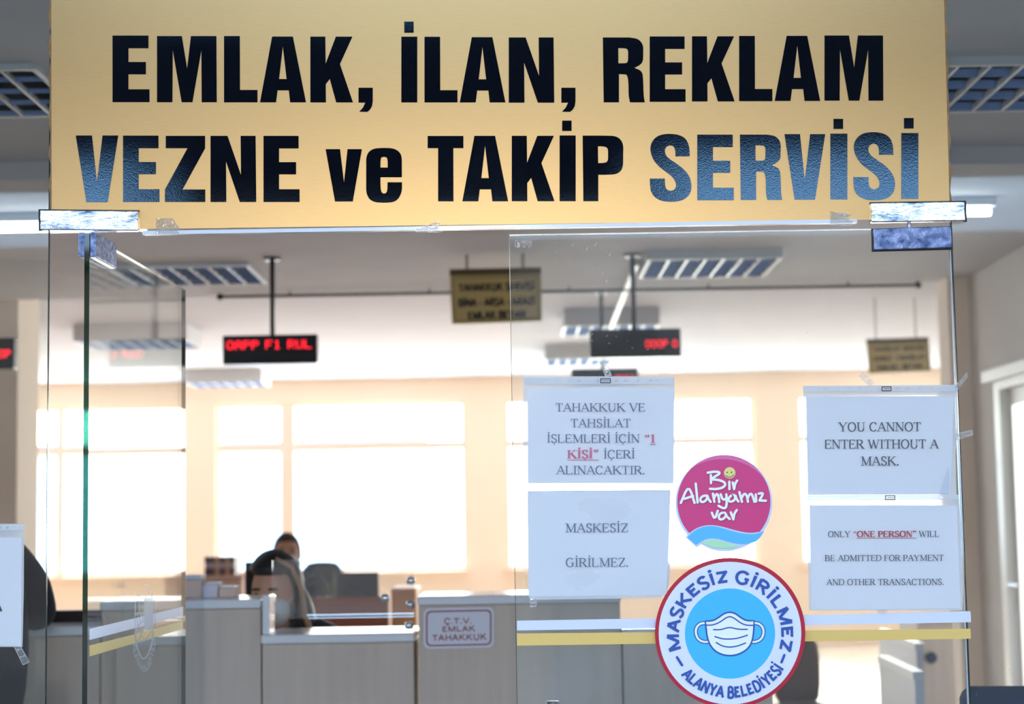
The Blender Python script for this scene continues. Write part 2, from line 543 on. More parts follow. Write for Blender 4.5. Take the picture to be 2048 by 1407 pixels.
# glyph: advance (in cap heights), strokes (weight k thick, n thin, p broad pen), serif spots; x and y from 0 to 1
G = {}
G['A'] = (1.0, [('n', [(.06, 0), (.48, 1)]), ('k', [(.48, 1), (.92, 0)]), ('n', [(.22, .36), (.76, .36)])], [(.06, 0), (.92, 0)])
G['B'] = (.90, [('k', [(.16, 0), (.16, 1)]), ('p', [(.16, .98), (.5, .98)] + arc(.5, .755, .3, .225, 90, -90) + [(.16, .53)]), ('p', [(.5, .53)] + arc(.52, .275, .36, .255, 90, -90) + [(.16, .02)])], [(.12, 0), (.12, 1)])
G['C'] = (.94, [('p', arc(.52, .5, .44, .5, 42, 318, 22)), ('n', [(.86, .68), (.86, .98)])], [])
G['D'] = (1.0, [('k', [(.16, 0), (.16, 1)]), ('p', [(.16, .98), (.42, .98)] + arc(.44, .5, .48, .48, 90, -90, 18) + [(.16, .02)])], [(.12, 0), (.12, 1)])
G['E'] = (.86, [('k', [(.18, 0), (.18, 1)]), ('n', [(.1, .98), (.84, .98)]), ('n', [(.18, .52), (.68, .52)]), ('n', [(.1, .02), (.9, .02)]), ('n', [(.84, .98), (.86, .78)]), ('n', [(.9, .02), (.93, .24)]), ('n', [(.68, .42), (.68, .62)])], [])
G['F'] = (.78, [('k', [(.18, 0), (.18, 1)]), ('n', [(.1, .98), (.88, .98)]), ('n', [(.18, .52), (.7, .52)]), ('n', [(.88, .98), (.9, .78)])], [(.18, 0)])
G['G'] = (1.02, [('p', arc(.5, .5, .42, .5, 44, 318, 22)), ('k', [(.82, .05), (.82, .44)]), ('n', [(.64, .45), (.95, .45)])], [])
G['H'] = (1.04, [('k', [(.16, 0), (.16, 1)]), ('k', [(.84, 0), (.84, 1)]), ('n', [(.16, .52), (.84, .52)])], [(.16, 0), (.16, 1), (.84, 0), (.84, 1)])
G['I'] = (.48, [('k', [(.5, 0), (.5, 1)])], [(.5, 0), (.5, 1)])
G['K'] = (1.04, [('k', [(.16, 0), (.16, 1)]), ('n', [(.18, .42), (.82, 1)]), ('k', [(.38, .58), (.92, 0)])], [(.16, 0), (.16, 1), (.82, 1), (.92, 0)])
G['L'] = (.86, [('k', [(.18, 0), (.18, 1)]), ('n', [(.1, .02), (.9, .02)]), ('n', [(.9, .02), (.93, .26)])], [(.18, 1)])
G['M'] = (1.28, [('n', [(.14, 0), (.14, 1)]), ('k', [(.14, 1), (.5, .04)]), ('n', [(.5, .04), (.84, 1)]), ('k', [(.86, 0), (.86, 1)])], [(.14, 0), (.86, 0), (.1, 1), (.9, 1)])
G['N'] = (1.04, [('n', [(.14, 0), (.14, 1)]), ('k', [(.12, 1), (.86, 0)]), ('n', [(.86, 0), (.86, 1)])], [(.14, 0), (.1, 1), (.86, 1)])
G['O'] = (1.04, [('p', arc(.5, .5, .42, .5, 90, 450, 30))], [])
G['P'] = (.80, [('k', [(.18, 0), (.18, 1)]), ('p', [(.18, .98), (.52, .98)] + arc(.52, .72, .36, .26, 90, -90) + [(.18, .46)])], [(.18, 0), (.14, 1)])
G['R'] = (.96, [('k', [(.16, 0), (.16, 1)]), ('p', [(.16, .98), (.46, .98)] + arc(.46, .74, .32, .24, 90, -90) + [(.16, .5)]), ('k', [(.46, .5), (.92, 0)])], [(.16, 0), (.12, 1), (.92, 0)])
G['S'] = (.76, [('p', arc(.5, .75, .34, .25, 30, 190, 12) + [(.26, .6), (.5, .5), (.74, .41)] + arc(.5, .255, .37, .255, 20, -165, 12)), ('n', [(.82, .72), (.82, .98)]), ('n', [(.14, .04), (.14, .3)])], [])
G['T'] = (.90, [('k', [(.5, 0), (.5, 1)]), ('n', [(.06, .98), (.94, .98)]), ('n', [(.06, .98), (.05, .76)]), ('n', [(.94, .98), (.95, .76)])], [(.5, 0)])
G['U'] = (1.04, [('k', [(.18, 1), (.18, .35)]), ('p', arc(.5, .34, .32, .34, 180, 360, 14)), ('n', [(.82, .34), (.82, 1)])], [(.18, 1), (.82, 1)])
G['V'] = (1.02, [('k', [(.08, 1), (.5, 0)]), ('n', [(.5, 0), (.9, 1)])], [(.08, 1), (.9, 1)])
G['W'] = (1.38, [('k', [(.05, 1), (.3, 0)]), ('n', [(.3, 0), (.5, .9)]), ('k', [(.46, 1), (.7, 0)]), ('n', [(.7, 0), (.94, 1)])], [(.05, 1), (.94, 1)])
G['Y'] = (1.02, [('k', [(.08, 1), (.5, .45)]), ('n', [(.5, .45), (.9, 1)]), ('k', [(.5, 0), (.5, .47)])], [(.08, 1), (.9, 1), (.5, 0)])
G['Z'] = (.88, [('n', [(.1, .98), (.88, .98)]), ('k', [(.86, .97), (.12, .03)]), ('n', [(.1, .02), (.9, .02)]), ('n', [(.1, .98), (.09, .76)]), ('n', [(.9, .02), (.92, .24)])], [])
G['1'] = (.62, [('k', [(.52, 0), (.52, 1)]), ('n', [(.24, .84), (.52, 1)])], [(.52, 0)])
G['.'] = (.36, [('dot', [(.45, .06)])], [])
G['-'] = (.52, [('k2', [(.1, .4), (.9, .4)])], [])
G['“'] = (.62, [('dot', [(.3, .78)]), ('n', [(.24, .8), (.38, .98)]), ('dot', [(.74, .78)]), ('n', [(.68, .8), (.82, .98)])], [])
G['”'] = (.62, [('dot', [(.3, .94)]), ('n', [(.36, .92), (.24, .74)]), ('dot', [(.74, .94)]), ('n', [(.8, .92), (.68, .74)])], [])
G[' '] = (.42, [], [])


def extra(base, *st):
    a, s, e = G[base]
    return (a, s + list(st), e)


CEDI = ('n', [(.5, 0), (.52, -.1), (.6, -.18), (.5, -.26), (.4, -.24)])
G['İ'] = extra('I', ('dot', [(.5, 1.2)]))
G['Ş'] = extra('S', CEDI)
G['Ç'] = extra('C', CEDI)
G['Ü'] = extra('U', ('dot', [(.34, 1.2)]), ('dot', [(.66, 1.2)]))


def strip(pts, ws, fn):
    """quads of a stroke with a width at each point; fn maps to the final plane"""
    L, Rr = [], []
    n = len(pts)
    for i in range(n):
        a = pts[max(i - 1, 0)]; b = pts[min(i + 1, n - 1)]
        dx, dy = b[0] - a[0], b[1] - a[1]
        l = math.hypot(dx, dy) or 1
        nx, ny = -dy / l, dx / l
        w = ws[i] / 2
        L.append((pts[i][0] + nx * w, pts[i][1] + ny * w)); Rr.append((pts[i][0] - nx * w, pts[i][1] - ny * w))
    return [[fn(*L[i]), fn(*L[i + 1]), fn(*Rr[i + 1]), fn(*Rr[i])] for i in range(n - 1)]


def disc(c, r, fn=lambda x, y: (x, y), n=14, ry=None):
    ry = ry or r
    return [[fn(c[0] + r * math.cos(2 * math.pi * k / n), c[1] + ry * math.sin(2 * math.pi * k / n)) for k in range(n)]]


def lay(text, width, cap, fn, style='serif', bold=1.0, space=1.0, under=()):
    """faces of a line of text: u from 0 to width, v from 0 to cap; fn(u, v) -> plane. under: (first, last) characters underlined"""
    thick, thin = (.16, .075) if style == 'serif' else (.15, .15)
    thick *= bold; thin *= bold if style != 'serif' else (1 + (bold - 1) * .5)
    adv = [G[c][0] * (1.0 if c != ' ' else space) for c in text]
    k = width / sum(adv)
    faces, u = [], 0.0
    for ci, c in enumerate(text):
        a, strokes, serifs = G[c]
        gw = adv[ci] * k
        P = lambda p: (u + gw * .03 + p[0] * gw * .94, p[1] * cap)
        for w, pts in strokes:
            if style != 'serif' and c in 'CESFLTZ' and w == 'n' and len(pts) == 2 and abs(pts[0][0] - pts[1][0]) < .05:
                continue
            q = [P(p) for p in pts]
            if w == 'dot':
                r = cap * .10 * (1 + (bold - 1) * .6) if style == 'serif' else cap * thick * .58
                faces += disc(q[0], r, fn, 10)
                continue
            if w == 'p':
                ws = []
                for i in range(len(q)):
                    x = q[max(i - 1, 0)]; y = q[min(i + 1, len(q) - 1)]
                    l = math.hypot(y[0] - x[0], y[1] - x[1]) or 1
                    ws.append(cap * (thin + (thick - thin) * abs(y[1] - x[1]) / l))
            else:
                ws = [cap * (thick if w[0] == 'k' else thin)] * len(q)
            if style != 'serif':
                # keep square stroke ends inside the cap height
                q = [(x, min(max(y, cap * thick * .5 if y >= 0 and y < cap * .1 and w == 'n' else y), cap * (1 - thick * .5) if w == 'n' and y <= cap * 1.01 and abs(q[0][1] - q[-1][1]) < cap * .1 else y)) for x, y in q]
            faces += strip(q, ws, fn)
        if style == 'serif':
            for s_ in serifs:
                x, y = P(s_)
                h = cap * .19 * (1 + (bold - 1) * .5)
                yy = y + (cap * .02 if s_[1] == 0 else -cap * .02)
                faces += strip([(x - h, yy), (x + h, yy)], [cap * .058] * 2, fn)
        u += gw
    for a, b in under:
        ua = sum(adv[:a]) * k; ub = sum(adv[:b + 1]) * k
        faces += strip([(ua, -cap * .2), (ub, -cap * .2)], [cap * .09] * 2, fn)
    return faces


def line_fn(x0, y0, x1, y1):
    l = math.hypot(x1 - x0, y1 - y0)
    c, s = (x1 - x0) / l, (y1 - y0) / l
    return l, (lambda u, v: (x0 + u * c + v * s, y0 + u * s - v * c))


def text_px(t, x0, y0, x1, y1, cap, **kw):
    l, fn = line_fn(x0, y0, x1, y1)
    return lay(t, l, cap, fn, **kw)


def on_plane(y):
    return lambda px, py: at(px, py, y)


def poly_faces(loops):
    flat = [p for l in loops for p in l]
    return [[flat[i] for i in t] for t in tessellate_polygon([[Vector((p[0], p[1], 0)) for p in l] for l in loops])]


def decal(name, faces, y, m, parent=None, fn=None):
    mb = MB()
    for i, f in enumerate(faces):                  # overlapping strokes lie a hair apart
        d = Vector((0, -0.000008 * (i % 7), 0))
        g = fn or on_plane(y)
        mb.add([g(*p) + d for p in f], [tuple(range(len(f)))])
    return mb.build(name, m, parent)


def slab(name, loops, y0, y1, m, parent=None, **kw):
    """solid sheet of an outline between two planes of the shop front (y0 the front)"""
    return MB().outline(loops, on_plane(y0), lambda a, b: at(a, b, y0) + Vector((0, y1 - y0, 0))).build(name, m, parent, **kw)


def smooth(pts, it=2, closed=True):
    """Chaikin; a point with a third item stays sharp"""
    for _ in range(it):
        out = []
        n = len(pts)
        for i in range(n):
            p = pts[i]
            if len(p) > 2:
                out.append(p); continue
            a = pts[i - 1] if (closed or i > 0) else p
            b = pts[(i + 1) % n] if (closed or i < n - 1) else p
            out.append((.75 * p[0] + .25 * a[0], .75 * p[1] + .25 * a[1]))
            out.append((.75 * p[0] + .25 * b[0], .75 * p[1] + .25 * b[1]))
        pts = out
    return [(p[0], p[1]) for p in pts]


def ring_pts(cx, cy, r, n=72, ry=None):
    ry = ry or r
    return [(cx + r * math.cos(2 * math.pi * k / n), cy + ry * math.sin(2 * math.pi * k / n)) for k in range(n)]
#PART2
# ================================================================== THE BUILDING
M['darkbrick'] = mat('dark_brick', (0.035, 0.03, 0.028), 0.85, var=0.15, vscale=3)
M['unseen_canopy'] = mat('black_canopy_paint', (0.012, 0.012, 0.014), 0.8)


def bx(name, x0, x1, y0, y1, z0, z1, m, label=None):
    return struct(MB().box(x0, x1, y0, y1, z0, z1).build(name, m), label)


ZC = 2.79                        # front ceiling
YB = zd(10.9)                    # line where the front ceiling ends
ZF = 3.0                         # far ceiling
YW = zd(20.0)                    # far wall
bx('floor', -7.3, 5.3, -0.05, YW + 0.3, -0.2, 0.0, M['tile'])
bx('ground_outside', -40, 40, -70, -0.05, -0.25, -0.01, M['pave'])
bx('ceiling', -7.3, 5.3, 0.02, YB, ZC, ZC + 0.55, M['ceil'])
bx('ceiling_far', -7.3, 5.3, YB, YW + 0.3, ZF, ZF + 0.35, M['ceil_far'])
bx('wall_left', -7.3, -7.0, -0.05, YW + 0.3, 0, 3.4, M['wall'])
bx('wall_right_far', 5.0, 5.3, zd(10.8), YW + 0.3, 0, ZF, M['wall'])
bx('wall_right', 2.70, 5.3, -0.05, zd(10.8), 0, ZC, M['wall_grey'])
bx('column_right', 2.575, 2.70, zd(10.55), zd(10.8), 0, ZC, M['wall'])
cl = at(35, 800, zd(11.2)).x
bx('column_left', cl - 0.55, cl, zd(11.2), zd(11.7), 0, ZF, M['wall'])
bx('wall_front_left', -7.3, -2.6, -0.05, 0.2, 0, ZC + 0.5, M['wall_grey'])
bx('wall_front_above', -2.6, 5.3, -0.05, 0.02, ZC, ZC + 0.5, M['wall_grey'])
cn = MB()
cn.box(-9, 9, -5.6, -3.1, 3.13, 3.4)
cn.box(-9, -1.35, -3.1, -0.052, 3.13, 3.4); cn.box(1.25, 9, -3.1, -0.052, 3.13, 3.4)
cn.box(-1.35, 1.25, -1.1, -0.052, 3.13, 3.4)                 # unseen roof over the entrance, its opening shaped to brighten the gold sign
struct(cn.build('unseen_canopy', M['unseen_canopy']))
bx('trim_2', -1.85, 0.75, -5.66, -5.602, 2.93, 3.4, M['unseen_canopy'])  # unseen fascia added to darken the reflections in the middle letters
bx('wall_upper', -7.3, 5.3, -0.05, YW, 3.42, 17, M['wall_grey'])

# far wall with its window openings (pixel columns of the photo at that depth)
ZS, ZH, ZT = 0.87, 2.74, 2.21
xs = lambda px: at(px, 960, YW).x
OPEN = [(xs(-560), xs(-200)), (xs(-130), xs(366)), (xs(432), xs(932)), (xs(1012), xs(1512)), (xs(1600), xs(1890))]
wb = MB()
wb.box(-7.0, 5.0, YW, YW + 0.25, 0, ZS)
wb.box(-7.0, 5.0, YW, YW + 0.25, ZH, ZF)
e = [-7.0] + [x for o in OPEN for x in o] + [5.0]
for i in range(0, len(e), 2):
    if e[i + 1] - e[i] > 0.01:
        wb.box(e[i], e[i + 1], YW, YW + 0.25, ZS, ZH)
struct(wb.build('wall_back', M['pier']))
for k, (a, b) in enumerate(OPEN):
    wf = MB()
    t = 0.04
    y0, y1 = YW + 0.06, YW + 0.12
    wf.box(a, a + t, y0, y1, ZS, ZH); wf.box(b - t, b, y0, y1, ZS, ZH)
    wf.box(a + t, b - t, y0, y1, ZS, ZS + t); wf.box(a + t, b - t, y0, y1, ZH - t, ZH)
    mull = []
    if k == 2:
        mull = [(xs(560), xs(588))]
    elif k == 1:
        mull = [((a + b) / 2 - 0.04, (a + b) / 2 + 0.04)]
    segs = [a + t] + [x for m_ in mull for x in m_] + [b - t]
    for m_ in mull:
        wf.box(m_[0], m_[1], y0, y1, ZS + t, ZH - t)
    for i in range(0, len(segs), 2):
        wf.box(segs[i], segs[i + 1], y0, y1, ZT, ZT + 0.085)
    w = struct(wf.build('window_%d' % (k + 4), M['frame']))
    MB().box(a + t, b - t, YW + 0.085, YW + 0.095, ZS + t, ZH - t).build('pane', M['glass'], w)
    MB().box(a - 0.03, b + 0.03, YW - 0.10, YW - 0.002, ZS - 0.04, ZS).build('sill', M['frame'], w)
    portal(a, b, ZS, ZH, YW + 0.4, -1)
portal(-2.6, 2.7, 0.0, ZC, -0.4, 1)

# across the street: what the sign and the fittings mirror
el = thing('added_pendant_lamp', (-0.15, -4.2, 2.4), 'small pendant lamp added out of view to brighten the gold sign', 'lamp')
MB().lathe([(0.03, 3.128), (0.03, 3.10), (0.006, 3.095), (0.006, 2.56), (0.02, 2.55), (0.03, 2.53), (0.12, 2.49), (0.125, 2.485), (0.118, 2.487), (0.028, 2.525), (0.0, 2.53)], (-0.15, -4.2, 0), 24).build('shade', M['steel'], el, smooth=True)
lr = thing('low_shop_row', (0, -27, 0), 'long low row of shops across the street', 'building')
MB().box(-40, 40, -32, -26, 0, 5.8).build('wall', M['darkbrick'], lr)
MB().box(-40.3, 40.3, -32.3, -25.6, 5.801, 6.0).build('roof', M['facade'], lr)
# beyond the far windows
fb = thing('neighbour_building', (-6, 40, 0), 'pale building outside beyond the far office windows', 'building')
MB().box(-14, -2.5, 40, 52, -4, 3.1).build('wall', M['bluebldg'], fb)
MB().box(-14.4, -2.1, 39.6, 52.4, 3.1, 3.4).build('roof', M['concrete'], fb)
for i in range(5):
    MB().box(-13 + i * 2.1, -11.8 + i * 2.1, 39.9, 40.0, 0.6, 2.2).build('window_pane', M['darkglass'], fb)

# ================================================================== THE GLASS FRONT
GT = 0.010                       # glass thickness
XL = at(96, 700, 0).x            # joint of the left side light
XR = at(1916, 800, 0).x          # joint of the right side light
XM = at(1026, 950, 0).x          # meeting edge of the closed leaf
ZLEAF = (at(1020, 469, 0).z + at(1740, 456, 0).z) / 2
ZTR = (at(280, 466, 0).z + at(1735, 449, 0).z) / 2


def pane(name, x0, x1, z0, z1, m, label, cat='window'):
    o = struct(MB().box(x0, x1, 0, GT, z0, z1).build(name, m), label, cat)
    return o


wl = pane('window_1', -2.58, XL - 0.001, 0.005, ZC - 0.005, M['glass'], 'fixed clear glass side panel left of the open glass door')
MB().box(XL - 0.001, XL, 0, GT, 0.005, ZC - 0.005).build('glass_edge', M['glass_edge'], wl)
wr = pane('window_2', XR + 0.001, 2.68, 0.005, ZC - 0.005, M['glass'], 'fixed clear glass side panel right of the closed glass door')
MB().box(XR, XR + 0.0015, 0, GT, 0.005, ZC - 0.005).build('glass_edge', M['glass_edge'], wr)
wt = pane('window_3', XL + 0.002, XR - 0.002, ZTR + 0.008, ZC - 0.005, M['glass'], 'glass transom over the doors behind the gold sign')
MB().box(XL + 0.19, XR - 0.19, -0.004, GT + 0.001, ZTR, ZTR + 0.0075).build('bottom_seal', M['seal'], wt)

# closed right leaf
d2 = struct(MB().box(XM + 0.001, XR - 0.004, 0, GT, 0.012, ZLEAF - 0.0015).build('door_2', M['glass_dirty']), 'closed frameless glass door leaf covered with notices', 'door')
MB().box(XM + 0.001, XR - 0.004, 0, GT, ZLEAF - 0.0014, ZLEAF).build('top_edge', M['edge_light'], d2)
MB().box(XM, XM + 0.001, 0, GT, 0.012, ZLEAF).build('side_edge', M['glass_edge'], d2)
MB().box(XR - 0.0038, XR - 0.0026, 0, GT, 0.012, ZLEAF).build('side_edge', M['edge_light'], d2)


def patch(name, px, m, y0, y1, parent=None, bev=0.0015, **kw):
    return MB().hexa([at(*p, y0) for p in px], [at(*p, y0) + Vector((0, y1 - y0, 0)) for p in px]).build(name, m, parent, bevel=bev, **kw)


pr = patch('patch_fitting', [(1747, 457), (1902, 452), (1904, 495), (1749, 499)], M['chrome_blue'], -0.016, -0.0005, d2)
patch('patch_gasket', [(1743, 457), (1904, 452), (1906, 499), (1744, 503)], M['blackrub'], -0.0045, -0.0003, d2, bev=0)
patch('patch_backplate', [(1747, 457), (1902, 452), (1904, 495), (1749, 499)], M['steel'], GT + 0.0005, GT + 0.016, d2)
pp = at(1818, 449, 0.004)
MB().tube([(pp.x, pp.y, ZLEAF - 0.004), (pp.x, pp.y, ZTR + 0.03)], 0.004, 10).build('pivot_pin', M['steel'], d2)
# lower patch and handle of the leaf, below the frame
MB().box(XR - 0.17, XR - 0.006, -0.016, -0.0005, 0.012, 0.06).build('lower_patch', M['chrome'], d2)
hb = MB()
hb.tube([(XM + 0.07, -0.055, 0.72), (XM + 0.07, -0.055, 1.05)], 0.0125, 14)
hb.tube([(XM + 0.07, -0.055, 0.76), (XM + 0.07, -0.001, 0.76)], 0.008, 10)
hb.tube([(XM + 0.07, -0.055, 1.01), (XM + 0.07, -0.001, 1.01)], 0.008, 10)
hb.build('handle', M['steel'], d2, smooth=True)

# top fittings of the fixed glass
def wall_patch(q, label):
    r = patch('top_patch', q, M['chrome_mottle'], -0.020, -0.0005, bev=0.002)
    tag(r, label, 'door fitting', 'chrome patches at the upper door corners')
    big = [(q[0][0] - 3, q[0][1] - 1), (q[1][0] + 3, q[1][1] - 1), (q[2][0] + 3, q[2][1] + 2), (q[3][0] - 3, q[3][1] + 2)]
    patch('gasket', big, M['blackrub'], -0.0047, -0.0002, r, bev=0)
    patch('backplate', q, M['steel'], GT + 0.002, GT + 0.02, r)
    return r


wall_patch([(80, 419), (276, 421), (276, 461), (80, 459)], 'smudged chrome patch fitting above the open door leaf')
wall_patch([(1742, 405), (1929, 402), (1931, 441), (1743, 444)], 'bright chrome patch fitting above the closed door leaf')

# open left leaf, swung into the room
A0 = at(171.5, 940, -0.062); A1 = at(367, 940, 0.815)
LD = Vector((A1.x - A0.x, A1.y - A0.y, 0)); LLEN = LD.length; LD.normalize()
LN = Vector((LD.y, -LD.x, 0))    # towards the doorway (+X)
LT = Matrix(((LD.x, LN.x, 0, A0.x), (LD.y, LN.y, 0, A0.y), (0, 0, 1, 0), (0, 0, 0, 1)))


def at_leaf(px, py, off):
    d = ray(px, py)
    p0 = Vector((A0.x, A0.y, 0)) + LN * off
    return CAMP + d * ((p0 - CAMP).dot(LN) / d.dot(LN))


ZL1 = at(175, 468, -0.062).z
d1 = struct(MB(LT).box(0.0012, LLEN, -GT / 2, GT / 2, 0.012, ZL1).build('door_1', M['glass']), 'open frameless glass door leaf swung into the office', 'door')
MB(LT).box(0, 0.0011, -GT / 2, GT / 2, 0.012, ZL1).build('front_edge', M['green_edge'], d1)
MB(LT).box(0.0012, LLEN, -GT / 2, GT / 2, ZL1 + 0.0001, ZL1 + 0.001).build('top_edge', M['edge_light'], d1)
MB(LT).box(LLEN + 0.0001, LLEN + 0.001, -GT / 2, GT / 2, 0.012, ZL1).build('far_edge', M['glass_edge'], d1)
for sgn in (1, -1):
    a, b = (GT / 2 + 0.0005, GT / 2 + 0.0125) if sgn > 0 else (-GT / 2 - 0.0125, -GT / 2 - 0.0005)
    MB(LT).box(0.001, 0.163, a, b, ZL1 - 0.045, ZL1 + 0.004).build('patch_fitting', M['chrome_blue'], d1, bevel=0.0012)
MB(LT).box(0.004, 0.16, GT / 2 + 0.0008, GT / 2 + 0.0118, ZL1 - 0.0475, ZL1 - 0.0452).build('patch_cover', M['steel'], d1)
pv = LT @ Vector((0.06, 0, 0))
MB().tube([(pv.x, pv.y, ZL1 - 0.003), (pv.x, pv.y, ZTR + 0.03)], 0.005, 10).build('pivot_pin', M['steel'], d1)


def leaf_decal(name, faces, m, off, parent=None):
    return MB().faces2d(faces, lambda a, b: at_leaf(a, b, off)).build(name, m, parent)


o = leaf_decal('film_band', [[(179, 1257), (272, 1235), (366, 1212), (366, 1230), (272, 1255), (179, 1279)]], M['band_white'], GT / 2 + 0.0004)
tag(o, 'white film band across the open glass door leaf', 'film band', 'white film bands on the doors')
o = leaf_decal('film_band', [[(179, 1290), (272, 1267), (366, 1241), (366, 1257), (272, 1285), (179, 1312)]], M['band_gold'], GT / 2 + 0.0004)
tag(o, 'yellow film band across the open glass door leaf', 'film band', 'yellow film bands on the doors')
# etched emblem, seen at a slant on the open leaf
E_ = lambda q: [(240 + x * .1634, 1140 + y * .1634) for x, y in q]
ef = []
idf = lambda x, y: (x, y)


def es(q, w):
    return strip(E_(q), [w * .1634] * len(q), idf)


ef += [E_([(295, 335), (408, 335), (408, 725), (295, 725)])]
for a, b in (((190, 270), (185, 530)), ((237, 290), (233, 530)), ((425, 350), (430, 700)), ((185, 530), (185, 765)), ((215, 545), (212, 760)), ((248, 535), (246, 640)), ((280, 530), (280, 620))):
    ef += es([a, b], 9)
ef += es([(180, 528), (292, 514)], 14) + es([(180, 548), (292, 534)], 10)
ef += es([(350, 175), (352, 300)], 14) + es([(285, 190), (310, 172), (345, 185)], 9) + es([(315, 275), (318, 335)], 12) + es([(395, 260), (390, 335)], 12)
ef += es(smooth([(185, 760), (200, 900), (240, 1040), (290, 1092), (340, 1040), (390, 900), (412, 740)], 2, False), 20)
ef += es([(195, 762), (250, 752), (292, 728)], 18) + es([(205, 882), (290, 728)], 15) + es([(205, 882), (395, 828)], 18) + es([(265, 800), (320, 842), (408, 712)], 17) + es([(200, 735), (235, 660), (290, 615)], 15)
eth = math.pi


def ering(u, v):
    a = math.radians(196) + u / 900 * math.radians(156)
    rx, ry = 146 - v, 478 - v * 1.7
    return E_([(293 + rx * math.cos(a), 762 - ry * math.sin(a))])[0]


ef += lay('ALANYA BELEDİYESİ', 900, 46, ering, style='sans', bold=1.2)
o = leaf_decal('etched_emblem', ef, M['etched'], GT / 2 + 0.0006)
tag(o, 'frosted white municipal emblem etched on the open glass door', 'emblem')

# ================================================================== GOLD SIGN
YS = -0.0035
sg = thing('sign_board', at(1000, 450, YS), 'large gold sign board with black capitals over the glass doors', 'sign')
tl, tr_ = at(102.5, 0, YS), at(1888, 0, YS)
bl_, br_ = at(103.5, 460, YS), at(1900, 437, YS)
up = ZC - 0.012
def ext(b, t):
    k = (up - b.z) / (t.z - b.z)
    return b + (t - b) * k
q = [bl_, br_, ext(br_, tr_), ext(bl_, tl)]
MB().hexa(q, [p + Vector((0, -YS - 0.0004, 0)) for p in q]).build('panel', M['gold'], sg)
for b, t, s_ in ((q[0], q[3], -1), (q[1], q[2], 1)):
    ed = MB()
    w = Vector((0.004 * s_, 0, 0))
    n_ = 40
    for i in range(n_):
        f0, f1 = i / n_, (i + 1) / n_
        j0 = 1 + 0.5 * math.sin(i * 1.7) + 0.3 * math.sin(i * 4.1); j1 = 1 + 0.5 * math.sin((i + 1) * 1.7) + 0.3 * math.sin((i + 1) * 4.1)
        a0, a1 = b + (t - b) * f0, b + (t - b) * f1
        fr = [a0 + w * 0.05, a0 + w * j0, a1 + w * j1, a1 + w * 0.05]
        ed.hexa(fr, [p + Vector((0, 0.002, 0)) for p in fr])
    ed.build('glue_edge', M['goldedge'], sg)

Z1 = lambda q: [(x * .3418,) + (y * .3418,) + tuple(r) for x, y, *r in q]
Z2 = lambda q: [(680 + x * .3418,) + (y * .3418,) + tuple(r) for x, y, *r in q]
Z3 = lambda q: [(1348 + x * .3418,) + (y * .3418,) + tuple(r) for x, y, *r in q]
UNIT = {}
def unit(ch, loops, base=None):
    """normalise outline(s) to the box of the first loop (or of base)"""
    bb = base or loops[0]
    x0, x1 = min(p[0] for p in bb), max(p[0] for p in bb)
    y0, y1 = min(p[1] for p in bb), max(p[1] for p in bb)
    UNIT[ch] = [[((p[0] - x0) / (x1 - x0), (p[1] - y0) / (y1 - y0)) for p in l] for l in loops]


unit('E', [[(658, 207), (868, 207), (868, 281), (751, 281), (751, 362), (853, 362), (853, 434), (751, 434), (751, 522), (874, 522), (874, 597), (658, 597)]])
unit('M', [[(919, 211), (1064, 211), (1095, 400), (1117, 211), (1266, 211), (1268, 597), (1180, 597), (1178, 295), (1126, 597), (1063, 597), (1011, 295), (1009, 597), (919, 597)]])
unit('L', [[(1311, 211), (1403, 211), (1404, 526), (1506, 526), (1506, 598), (1311, 598)]])
unit('A', [[(1521, 598), (1592, 214), (1714, 214), (1791, 598), (1698, 598), (1690, 528), (1624, 528), (1615, 598)], [(1655, 272), (1633, 462), (1677, 462)]])
unit('K', [[(620.7, 73.1), (650.8, 73.1), (651.5, 127), (672, 73.1), (705.3, 73.1), (680.2, 128), (706.5, 204.4), (672.7, 204.4), (659.7, 157.6), (651.7, 168), (652, 204.4), (620.7, 204.4)]])
unit(',', [[(109, 513), (191, 513), (191, 592), (187, 620), (176, 640), (160, 654), (113, 653), (134, 630), (148, 600), (109, 600)]])
unit('I', [[(0, 0), (1, 0), (1, 1), (0, 1)]])
unit('N', [[(987, 219), (1086, 219), (1164, 443), (1162, 219), (1249, 219), (1253, 600), (1157, 600), (1077, 367), (1079, 600), (987, 600)]])
unit('R', [smooth([(1538, 219, 1), (1690, 219, 1), (1745, 226), (1774, 262), (1774, 310), (1772, 370), (1722, 397, 1), (1768, 415), (1774, 470), (1776, 560), (1783, 598, 1), (1697, 598, 1), (1688, 560), (1688, 480), (1680, 436), (1660, 434), (1632, 433, 1), (1632, 598, 1), (1543, 598, 1)]),
           smooth([(1628, 281, 1), (1655, 281), (1685, 285), (1686, 325), (1684, 368), (1660, 370), (1629, 370, 1)])])
unit('V', [[(443, 792), (538, 792), (567, 1065), (600, 792), (692, 792), (630, 1182), (505, 1182)]])
unit('Z', [[(970, 795), (1200, 795), (1200, 868), (1068, 1108), (1201, 1108), (1201, 1181), (965, 1181), (965, 1108), (1097, 867), (970, 867)]])
unit('v', [[(651.1, 298), (680, 298), (688, 364), (695, 298), (723.8, 298), (705.6, 402.6), (670, 402.6)]])
unit('e', [smooth([(153, 985), (153, 905), (190, 870), (258, 865), (325, 870), (362, 905), (362, 970, 1), (362, 1036, 1), (237, 1036, 1), (237, 1095), (243, 1125), (258, 1132), (274, 1125), (278, 1095), (278, 1065, 1), (363, 1065, 1), (363, 1125), (330, 1178), (258, 1185), (185, 1178), (153, 1135), (153, 1060)]),
           smooth([(237, 980, 1), (237, 935), (243, 918), (272, 918), (279, 935), (279, 980, 1)])])
unit('T', [[(513, 795), (722, 795), (722, 866), (663, 866), (664, 1177), (574, 1177), (574, 866), (513, 866)]])
